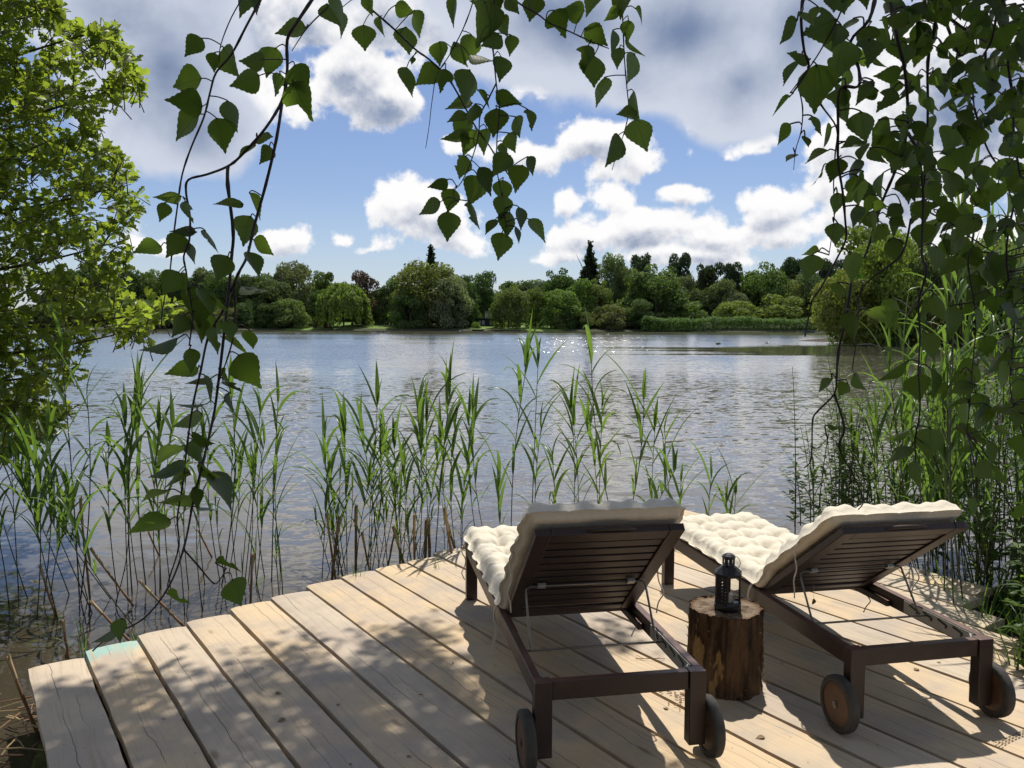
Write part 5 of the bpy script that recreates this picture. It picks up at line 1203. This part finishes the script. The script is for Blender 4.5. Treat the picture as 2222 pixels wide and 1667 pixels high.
# ------------------------------------------------------------------ reeds
REEDB = tab([(0, .35), (.06, .75), (.2, 1.0), (.45, .92), (.7, .62), (.9, .22), (1, .0)])
def blade(b, base, az, lean, L, Wd, droop, tint, rnd, n=9, twist=0.0):
    """strap leaf leaving the stem steeply and arching over under its own weight"""
    h = Vector((math.cos(az), math.sin(az), 0)); p = Vector(base); an = lean; vs = []; uv = []; step = L / (n - 1); s0 = Vector((-math.sin(az), math.cos(az), 0))
    for i in range(n):
        t = i / (n - 1); d = h * math.sin(an) + Vector((0, 0, 1)) * math.cos(an); nv = h * math.cos(an) - Vector((0, 0, 1)) * math.sin(an)
        s = s0 * math.cos(twist * t) + nv * math.sin(twist * t); w = REEDB(t) * Wd / 2; nn = d.cross(s)
        vs += [p - s * w + nn * w * .5, p.copy(), p + s * w + nn * w * .5]; uv += [(-1, t), (0, t), (1, t)]
        p = p + d * step; an += droop * step / L * (.35 + 1.5 * t)
    fs = []
    for i in range(n - 1):
        k = i * 3; fs += [(k, k + 1, k + 4, k + 3), (k + 1, k + 2, k + 5, k + 4)]
    b.add(vs, fs, uv, tint)
reed_i = 0
def reed(base, top, label, group, lv=7, lmin=.18, seed=None, L=.44, Wd=.028, spear=True, zmin=.32):
    global reed_i; reed_i += 1; rnd = random.Random(reed_i * 13 + 5)
    base, top = Vector(base), Vector(top); root = thing('reed', label, 'reed', base, 0, group); v = top - base; H = v.length
    bend = Vector((rnd.uniform(-.05, .05), rnd.uniform(-.05, .05), 0)) * H
    def sp(t): return v * t + bend * math.sin(t * math.pi)
    hs = .86 if spear else .96
    b = MB(); b.tube([sp(hs * i / 8) for i in range(9)], [.0046 * (1 - .062 * i) * (1.1 if H > 1.6 else .85) for i in range(9)], 6, tint=rnd.random())
    for i in range(2, 8): b.tube([sp(hs * i / 8) - v * .003, sp(hs * i / 8) + v * .003], .0052 * (1 - .05 * i), 6)
    b.build('stem', M['stem'], root, smooth=True)
    f = MB(); az = rnd.uniform(0, 6.28)
    for k in range(lv):
        t = zmin + (hs - .02 - zmin) * (k + rnd.uniform(0, .6)) / lv; az += math.pi + rnd.gauss(0, .55); q = (.55 + .75 * t)
        blade(f, sp(t), az, rnd.uniform(.22, .62), L * q * rnd.uniform(.7, 1.25), Wd * q * rnd.uniform(.7, 1.15), rnd.choice([.4, .9, 1.5, 2.2, 2.9]) * rnd.uniform(.6, 1.1), min(1, max(0, rnd.gauss(.5, .28))), rnd, twist=rnd.uniform(-.8, .8))
    if spear:
        for s in range(rnd.choice([1, 2, 2, 3])):
            blade(f, sp(hs - .02 - .02 * s), rnd.uniform(0, 6.28), rnd.uniform(.02, .16), max(.16, H * .14 + .06) * rnd.uniform(.8, 1.3), Wd * rnd.uniform(.8, 1.3), rnd.choice([.1, .2, .9]), min(1, max(0, rnd.gauss(.6, .25))), rnd, twist=rnd.uniform(-.3, .3))
    f.build('blades', M['reed'], root, smooth=True); return root
GM, GL, GR_, GF = 'reeds standing beyond the middle of the deck', 'reeds standing in the water left of the deck', 'tall reeds in the thicket right of the deck', 'dark reeds at the far left edge'
HERO = {0: 'tallest reed left of the water glitter, with a broad upright spear above the left lounger', 4: 'tallest reed of all, bowing its long tip to the left above the left lounger'}
MIDR = [  # base px, top px, top py, distance, leaves
    (1120, 1163, 690, 6.3, 9, 'thick tall reed with two broad upright blades, standing above the left lounger'), (1345, 1283, 668, 6.4, 8, 'tallest reed, bending to the left with a drooping tip over the water'),
    (950, 987, 762, 6.2, 9, 'leafy tall reed with forked bright blades left of the left lounger'), (1062, 1028, 822, 6.3, 6, 'slender reed with drooping twin tips just right of the leafy forked reed'),
    (1348, 1398, 795, 6.5, 6, 'reed leaning right with a forked tip behind the gap between the loungers'), (1300, 1310, 812, 6.4, 7, 'upright reed with forked dark blades right of the broad-bladed tall reed'),
    (1420, 1427, 868, 6.5, 6, 'reed with stubby broad tip, farthest right of the middle stand'), (1385, 1490, 975, 6.3, 5, 'reed leaning far to the right with a long level blade above the right lounger'),
    (751, 745, 875, 6.3, 6, None), (812, 770, 862, 6.3, 7, None), (808, 824, 806, 6.4, 7, None), (868, 850, 905, 6.4, 6, None), (905, 898, 820, 6.3, 8, None), (933, 928, 842, 6.5, 7, None), (995, 996, 870, 6.4, 6, None), (1040, 1022, 838, 6.5, 6, None),
    (1155, 1172, 700, 6.6, 6, None), (1172, 1184, 872, 6.4, 5, None), (1235, 1232, 815, 6.5, 7, None), (1246, 1238, 862, 6.3, 6, None), (1290, 1262, 860, 6.6, 5, None), (1203, 1196, 950, 6.4, 4, None), (1475, 1442, 882, 6.6, 5, None), (700, 712, 1000, 6.2, 5, None), (725, 690, 960, 6.3, 5, None), (1095, 1085, 985, 6.4, 5, None), (840, 878, 940, 6.6, 5, None), (890, 915, 900, 6.7, 5, None),
    (1545, 1548, 1000, 6.9, 3, None), (1592, 1598, 1045, 7.0, 3, None), (1580, 1572, 1060, 6.8, 2, None), (1765, 1762, 985, 7.0, 3, 'single reed spear left of the right lounger headrest, beyond the deck'), (1832, 1830, 962, 6.9, 4, 'single dark reed spear behind the right lounger headrest'), (1470, 1482, 1010, 6.8, 3, None)]
LEFTR = [(278, 272, 845, 5.7, 7, None), (287, 312, 762, 5.8, 9, 'tallest reed of the left stand, with one broad upright pale-green blade'), (318, 312, 790, 5.9, 7, None), (338, 355, 858, 5.8, 7, None), (372, 388, 856, 5.8, 7, None), (482, 490, 768, 6.0, 7, None), (478, 458, 862, 6.1, 6, None), (530, 570, 812, 5.9, 8, 'reed with one broad bright blade right of the hanging birch leaves'), (556, 560, 905, 6.0, 6, None), (590, 607, 800, 6.1, 6, 'reed with dark pointed tip at the right end of the left stand'), (575, 586, 905, 6.2, 5, None), (515, 508, 940, 6.2, 5, None), (410, 430, 880, 5.9, 6, None), (445, 452, 900, 6.0, 5, None), (350, 332, 930, 5.9, 6, None), (540, 545, 980, 6.1, 4, None), (255, 238, 905, 5.8, 6, None), (610, 596, 1010, 6.3, 4, None), (498, 520, 960, 6.3, 5, None), (300, 290, 930, 6.0, 6, None)]
for xb, xt, yt, Y, n, lab in MIDR:
    q = at(xb, 1112, Y); t = at(xt, yt, Y + .05 * math.sin(xb)); t2 = t - q; b0 = Vector((q.x - t2.x * .25, Y, WZ))
    reed(b0, t, lab or 'slender green reed in the stand beyond the middle of the deck', GM, n + 2)
for xb, xt, yt, Y, n, lab in LEFTR:
    q = at(xb, 1300, Y); reed((q.x, Y, WZ), at(xt, yt, Y), lab or 'slender green reed in the water left of the deck behind the hanging birch twigs', GL, n + 1)
_r = random.Random(30)
for i in range(9):                                        # the middle stand is thickest left of the loungers
    xb = _r.choice([_r.gauss(905, 45), _r.gauss(790, 40), _r.gauss(1000, 30)]); Y = _r.uniform(6.0, 6.8); b0 = at(xb, 1200, Y); b0.z = WZ
    reed(b0, at(xb + _r.uniform(-50, 50), _r.uniform(870, 1010), Y), 'slender green reed in the stand beyond the middle of the deck', GM, 8)
_r = random.Random(31)
for i in range(22):                                        # short young shoots at the deck edge
    xb = _r.choice([_r.gauss(880, 70), _r.gauss(740, 45), _r.uniform(620, 1250)]); Y = _r.uniform(5.9, 6.6) if xb > 700 else _r.uniform(5.4, 6.2); yt = _r.uniform(990, 1130); b0 = at(xb, 1240, Y); b0.z = WZ
    reed(b0, at(xb + _r.uniform(-40, 40), yt, Y), 'short young reed shoot with narrow blades along the middle deck edge', 'short reed shoots along the deck edge', 5, L=.24, Wd=.012, zmin=.25)
for i in range(9):
    xb = _r.uniform(250, 640); Y = _r.uniform(5.2, 6.2); b0 = at(xb, 1300, Y); b0.z = WZ
    reed(b0, at(xb + _r.uniform(-50, 50), _r.uniform(1030, 1200), Y), 'short reed shoot in the water beyond the left part of the deck', 'short reed shoots left of the deck', 4, L=.24, Wd=.011, zmin=.25)
# far-left dark stems and leaning reeds
for xb, yb, xt, yt, n, lab in ((172, 1290, 122, 655, 6, 'tall bare dark reed stem crossing in front of the oak'), (175, 1300, 182, 778, 5, 'dark upright reed with one narrow blade beside the oak'), (95, 1310, 100, 860, 5, None), (80, 1345, 70, 940, 7, None), (200, 1330, 20, 905, 10, 'reed leaning left with long dark arching blades below the oak'), (240, 1300, 60, 1000, 9, None), (150, 1290, 10, 980, 9, None), (125, 1345, 40, 1000, 7, None), (60, 1300, -40, 950, 8, None), (20, 1320, -60, 1000, 8, None), (40, 1280, 20, 930, 6, None), (290, 1360, 130, 1090, 6, None), (190, 1300, 145, 1020, 6, None), (110, 1290, 165, 1080, 6, None)):
    b0 = gnd(xb, yb, WZ); reed(b0, at(xt, yt, b0.y - .1), lab or 'dark arching reed at the far left edge below the oak', GF, n, L=.48, Wd=.026, zmin=.40)
# dry brown stalks
def stalk(base, top, r, label, group):
    root = thing('dry_reed_stalk', label, 'reed stalk', base, 0, group); v = Vector(top) - Vector(base); rnd = random.Random(int(abs(base[0]) * 999)); b = MB()
    n = 6; b.tube([v * (i / n) + Vector((rnd.uniform(-.002, .002), rnd.uniform(-.002, .002), 0)) for i in range(n + 1)], [r * (1.15 if i % 2 else .95) for i in range(n + 1)], 7); b.build('stalk', M['dry'], root, smooth=True)
    s = MB(); s.tube([v * .72, v * .93 + Vector((.004, 0, 0)), v * 1.02 + Vector((.012, .004, .0))], [r * 1.25, r * 1.25, r * .5], 6); s.build('sheath', M['straw'], root)
DS = [(707, 1110), (735, 1085), (775, 1075), (792, 1130), (845, 1115), (862, 1150), (900, 1120), (925, 1105), (938, 1130), (968, 1092), (980, 1100), (1000, 1140), (540, 1190)]
for x, y in DS:
    Y = _r.uniform(5.85, 6.4) if x > 690 else 5.5; q = at(x + _r.uniform(-12, 12), 1250, Y); stalk((q.x + _r.uniform(-.10, .10), Y, WZ), at(x + _r.uniform(-14, 14), y + _r.uniform(-10, 40), Y), _r.uniform(.007, .0125), 'broken-off dry brown reed stalk at the deck edge left of the loungers', 'broken dry stalks along the deck edge')
for xb, yb, xt, yt, lab in ((150, 1440, 136, 1345, 'short dark stub standing in the water beside the leftmost board'), (195, 1300, 173, 1080, 'dry brown stalk standing in the water at the far left'), (120, 1335, 85, 1225, None), (405, 1365, 300, 1260, 'fallen straw-coloured stalk leaning towards the deck edge'), (290, 1400, 195, 1305, 'broken dry stalk slanting down to the turquoise board end'), (290, 1315, 195, 1190, 'dry stalk lying slantwise in the water at left'), (345, 1205, 320, 1150, None), (1810, 1110, 1812, 1085, None), (1780, 1115, 1778, 1075, None), (1920, 1105, 1916, 1090, None), (85, 1600, 15, 1425, 'thick dry stalk slanting up beside the leftmost board'), (460, 1210, 430, 1150, None)):
    g = gnd(xb, yb, WZ); stalk(g, at(xt, yt, g.y + .02), .0075, lab or 'dry reed stalk standing in the water', 'dry stalks in the water')
# litter of broken reed at the bottom-left bank
def litter():
    root = thing('reed_litter', 'heap of dry broken reed and mud beside the leftmost board', 'litter', gnd(60, 1640, WZ)); rnd = random.Random(2); b = MB()
    for k in range(150):
        p = Vector((rnd.uniform(-.9, .16), rnd.uniform(-.75, .45), .0)); p.z = .03 + .10 * max(0, -p.y * .6 + .15) + rnd.uniform(0, .05); a = rnd.uniform(0, 6.28); l = rnd.uniform(.05, .22) if rnd.random() < .8 else .4
        d = Vector((math.cos(a), math.sin(a), rnd.uniform(-.1, .12))) * l; b.tube([p - d / 2, p + Vector((0, 0, .008)), p + d / 2], rnd.uniform(.0018, .0045), 5, mi=0 if rnd.random() < .6 else 1)
    b.build('broken_stems', [M['dry'], M['straw']], root); m = MB(); P = []; n = 22
    for j in range(n):
        for i in range(n):
            x, y = -1.2 + 1.36 * i / (n - 1), -1.0 + 1.2 * j / (n - 1); P.append((x, y, -.06 + .17 * max(0, 1 - math.hypot((x + .25) / .75, (y + .55) / .65)) + rnd.uniform(-.016, .016)))
    m.grid(P, n, n); m.build('mud', M['mud'], root)
    tag(root, kind='stuff')
litter()

# ------------------------------------------------------------------ thicket on the right
_r = random.Random(44)
TR = [(2010, 610, 5.4, 'tall reed with long streaming blades beside the birch curtain, leftmost of the right thicket'), (1970, 700, 5.8, None), (2050, 520, 5.2, None), (2100, 350, 5.0, None), (2150, 260, 4.9, None), (2200, 300, 4.8, None), (2080, 480, 5.5, None), (2130, 420, 5.6, None), (2180, 480, 5.2, None), (2215, 420, 5.4, None), (2030, 760, 5.6, None), (1935, 830, 6.0, None), (1900, 900, 6.0, None), (1960, 620, 5.7, None)]
for x, y, Y, lab in TR:
    t = at(x, y, Y); reed((t.x + _r.uniform(-.05, .35), Y + _r.uniform(-.1, .1), WZ), t, lab or 'tall reed in the dark thicket right of the deck', GR_, 11, L=.50, Wd=.026, zmin=.28)
for i in range(84):
    Y = _r.uniform(5.3, 7.8); px = _r.uniform(2035, 2420) if i > 10 else _r.uniform(1960, 2060); t = at(px, _r.uniform(430, 900) if px > 2080 else _r.uniform(760, 1000), Y)
    if t.x < 2.45 and Y < 5.7: t.x += .3
    reed((max(t.x + _r.uniform(-.12, .22), 3.2 if Y < 6.6 else 2.35), Y, WZ + .02), t, 'tall reed in the dark thicket right of the deck', GR_, 9, L=.46, Wd=.024, zmin=.22)
for px0, py0, px1, py1, Y in ((1985, 1010, 1905, 830, 6.2), (1990, 1060, 1880, 860, 6.3), (1960, 1100, 1830, 880, 6.4), (2000, 1040, 1920, 700, 6.0), (1890, 1110, 1835, 930, 6.6), (1930, 1110, 1895, 870, 6.5)):
    a = at(px0, py0, Y); a.z = WZ; reed(a, at(px1, py1, Y), 'reed leaning out over the water to the left of the thicket', 'leaning reeds left of the thicket', 8, L=.48, Wd=.022, zmin=.35)
def herb(p, h, label, group, seed, big=1.0):
    rnd = random.Random(seed); root = thing('leafy_plant', label, 'plant', p, 0, group); lean = Vector((rnd.uniform(-.15, .1), rnd.uniform(-.15, .15), 0)) * h; b = MB(); lv = MB()
    sp = lambda t: Vector((0, 0, h * t)) + lean * t * t; b.tube([sp(i / 7) for i in range(8)], [.0055 * (1 - .09 * i) for i in range(8)], 6); az = rnd.uniform(0, 3)
    n = int(h / .065)
    for k in range(n):
        t = .15 + .85 * k / n; az += 1.57
        for s in (0, math.pi):
            a = az + s + rnd.gauss(0, .2); d = Vector((math.cos(a), math.sin(a), rnd.uniform(-.1, .6))).normalized(); L = .11 * big * (1.15 - .55 * t) * rnd.uniform(.7, 1.2)
            leaf(lv, sp(t) + d * .012, d, Vector((0, 0, 1)), L, L * .24, .25, .2, rnd, OVATE, .012, None, min(1, max(0, rnd.gauss(.5, .3))), 9)
        if rnd.random() < .35 and t < .8:                 # side shoot
            a = az + .8; d = Vector((math.cos(a), math.sin(a), .8)).normalized(); q = sp(t); e = q + d * h * .18; b.tube([q, e], [.0025, .0012], 4)
            for m_ in range(5):
                a2 = rnd.uniform(0, 6.28); dd = Vector((math.cos(a2), math.sin(a2), .5)).normalized(); leaf(lv, q.lerp(e, .4 + .15 * m_), dd, Vector((0, 0, 1)), .06 * big, .015 * big, .2, .2, rnd, OVATE, .008, None, rnd.random(), 7)
    b.build('stem', M['stem'], root, smooth=True); lv.build('leaves', M['herb'], root, smooth=True)
for i in range(135):
    Y = _r.uniform(4.2, 7.6); x = (2.45 if Y > 6.4 else 3.2 if Y > 5.0 else 3.0) + _r.uniform(0, 1.4); h = _r.uniform(.5, 1.6)
    herb((x, Y, WZ + .10), h, 'leafy green plant with paired pointed leaves in the thicket right of the deck', 'leafy plants in the right thicket', i)
for px, py, h, Y, lab in ((2160, 1400, .55, 3.9, 'bright leafy plant at the right edge beside the deck boards'), (2205, 1330, .75, 4.2, 'leafy plant with pale shoots at the right picture edge'), (2120, 1280, .6, 5.3, 'leafy plant at the corner of the farthest deck board')):
    q = at(px, py, Y); herb((max(q.x, 2.9 - (4.8 - Y) * .4 if Y < 4.8 else 2.85), Y, WZ + .1), h + .3, lab, None, int(px), 1.2)
def grass_tuft(p, h, n, label, group, seed, L=None, W_=.006):
    rnd = random.Random(seed); root = thing('grass_tuft', label, 'grass tuft', p, 0, group); b = MB()
    for k in range(n): blade(b, Vector((rnd.uniform(-.03, .03), rnd.uniform(-.03, .03), 0)), rnd.uniform(0, 6.28), rnd.uniform(.05, .5), h * rnd.uniform(.5, 1.2), W_, rnd.uniform(.2, 1.8), rnd.random(), rnd, 7)
    b.build('blades', M['reed'], root, smooth=True)
for i, (px, py, h, n, W_, lab) in enumerate(((948, 1252, .16, 7, .005, 'small grass tuft growing between boards left of the left lounger'), (772, 1268, .20, 9, .005, 'grass tuft at the board ends left of the loungers'), (2115, 1330, .34, 14, .016, 'clump of broad grass blades arching over the right board ends'), (2190, 1300, .50, 14, .020, 'tall clump of broad grass blades at the right board ends'), (2215, 1450, .30, 10, .012, 'grass clump at the right picture edge beside the deck'), (190, 1432, .22, 8, .008, 'grass shoots at the corner of the leftmost board'), (300, 1395, .12, 5, .006, 'tiny grass shoots by the turquoise board end'))):
    g = gnd(px, py, -.05 if i < 2 else WZ + .12); grass_tuft((g.x + (.16 if i in (2, 3, 4) else 0), g.y, g.z), h, n, lab, None, i + 60, W_=W_)
for i in range(26): 
    Y = _r.uniform(3.6, 5.6); x = 2.72 + _r.uniform(.05, .9) + (4.9 - Y) * -.35 * (Y < 4.9); grass_tuft((x, Y, WZ + .09), _r.uniform(.25, .5), 14, 'clump of long grass on the shady bank right of the deck', 'grass clumps on the right bank', 100 + i, W_=.012)

# ------------------------------------------------------------------ small bits on the deck
def on_deck(px, py): return gnd(px, py, .003)
def dry_leaf(px, py, lab, seed, s=.035, grp='dry leaf scraps on the deck', lift=.004):
    rnd = random.Random(seed); p = on_deck(px, py); root = thing('dry_leaf', lab, 'leaf', (p.x, p.y, lift), rnd.uniform(0, 6.28), grp); b = MB()
    leaf(b, Vector((0, 0, 0)), Vector((1, 0, .12)), Vector((0, 0, 1)), s, s * .32, .25, .3, rnd, OVATE, .012, None, rnd.random(), 9); b.build('blade', M['litter'], root, smooth=True)
for i, (px, py) in enumerate(((981, 1438), (883, 1645), (905, 1510), (760, 1660), (1108, 1652), (620, 1560), (570, 1450), (735, 1532), (600, 1508), (1085, 1380), (1180, 1318), (1560, 1190), (1700, 1440), (2040, 1440), (1985, 1455), (1905, 1290), (1450, 1540), (1660, 1600), (480, 1490), (360, 1560))): dry_leaf(px, py, 'small dry leaf scrap lying on the sunlit deck boards', i, .016 + .012 * (i % 3))
def twig():
    p = on_deck(1410, 1432); root = thing('fallen_twig', 'thin forked twig lying on the deck under the left lounger', 'twig', p); b = MB(); b.tube([(-.07, .005, .004), (-.02, 0, .006), (.03, .006, .005), (.075, .004, .004)], .0018, 5); b.tube([(-.03, .0, .006), (-.055, .03, .008), (-.06, .045, .006)], .0012, 5); b.tube([(.03, .006, .005), (.055, .02, .006)], .001, 5); b.build('stick', M['litter'], root)
twig()
def shavings():
    p = on_deck(1492, 1515); root = thing('bark_crumbs', 'scatter of bark crumbs on the deck at the foot of the log', 'crumbs', p); b = MB(); rnd = random.Random(3)
    for k in range(70):
        x, y = rnd.gauss(0, .05), rnd.gauss(0, .05); a = rnd.uniform(0, 6.28); l = rnd.uniform(.003, .012); b.beam((x - l * math.cos(a), y - l * math.sin(a), .003), (x + l * math.cos(a), y + l * math.sin(a), .004), .004, .003)
    b.build('crumbs', M['dry'], root); tag(root, kind='stuff')
shavings()
def dangling():
    p = at(1766, 1270, 3.62); root = thing('dangling_leaf', 'shrivelled leaf dangling on a thread below the right lounger backrest', 'leaf', p); b = MB(); b.tube([(0, 0, 0), (.001, 0, -.062)], .0005, 4); b.build('thread', M['string'], root)
    q = MB(); rnd = random.Random(1); leaf(q, Vector((0, 0, -.06)), Vector((.1, 0, -1)), Vector((0, -1, 0)), .036, .013, .6, .8, rnd, OVATE, .02, None, .1, 9); q.build('blade', M['litter'], root)
dangling()
def tread_mark():
    root = thing('stamped_strip', 'strip of dashed tread-like marks pressed into a board at the lower right corner', 'mark', on_deck(2195, 1603)); b = MB(); a0, a1 = on_deck(2165, 1617), on_deck(2260, 1575); d = (a1 - a0); o = on_deck(2195, 1603); s = Vector((-d.y, d.x, 0)).normalized()
    for r in range(3):
        for k in range(13):
            p = a0 + d * (k / 13) - o + s * (.012 * (r - 1)); e = p + d * (.6 / 13); b.beam((p.x, p.y, .0035), (e.x, e.y, .0035), .004, .0012)
    b.build('dashes', M['litter'], root)
tread_mark()
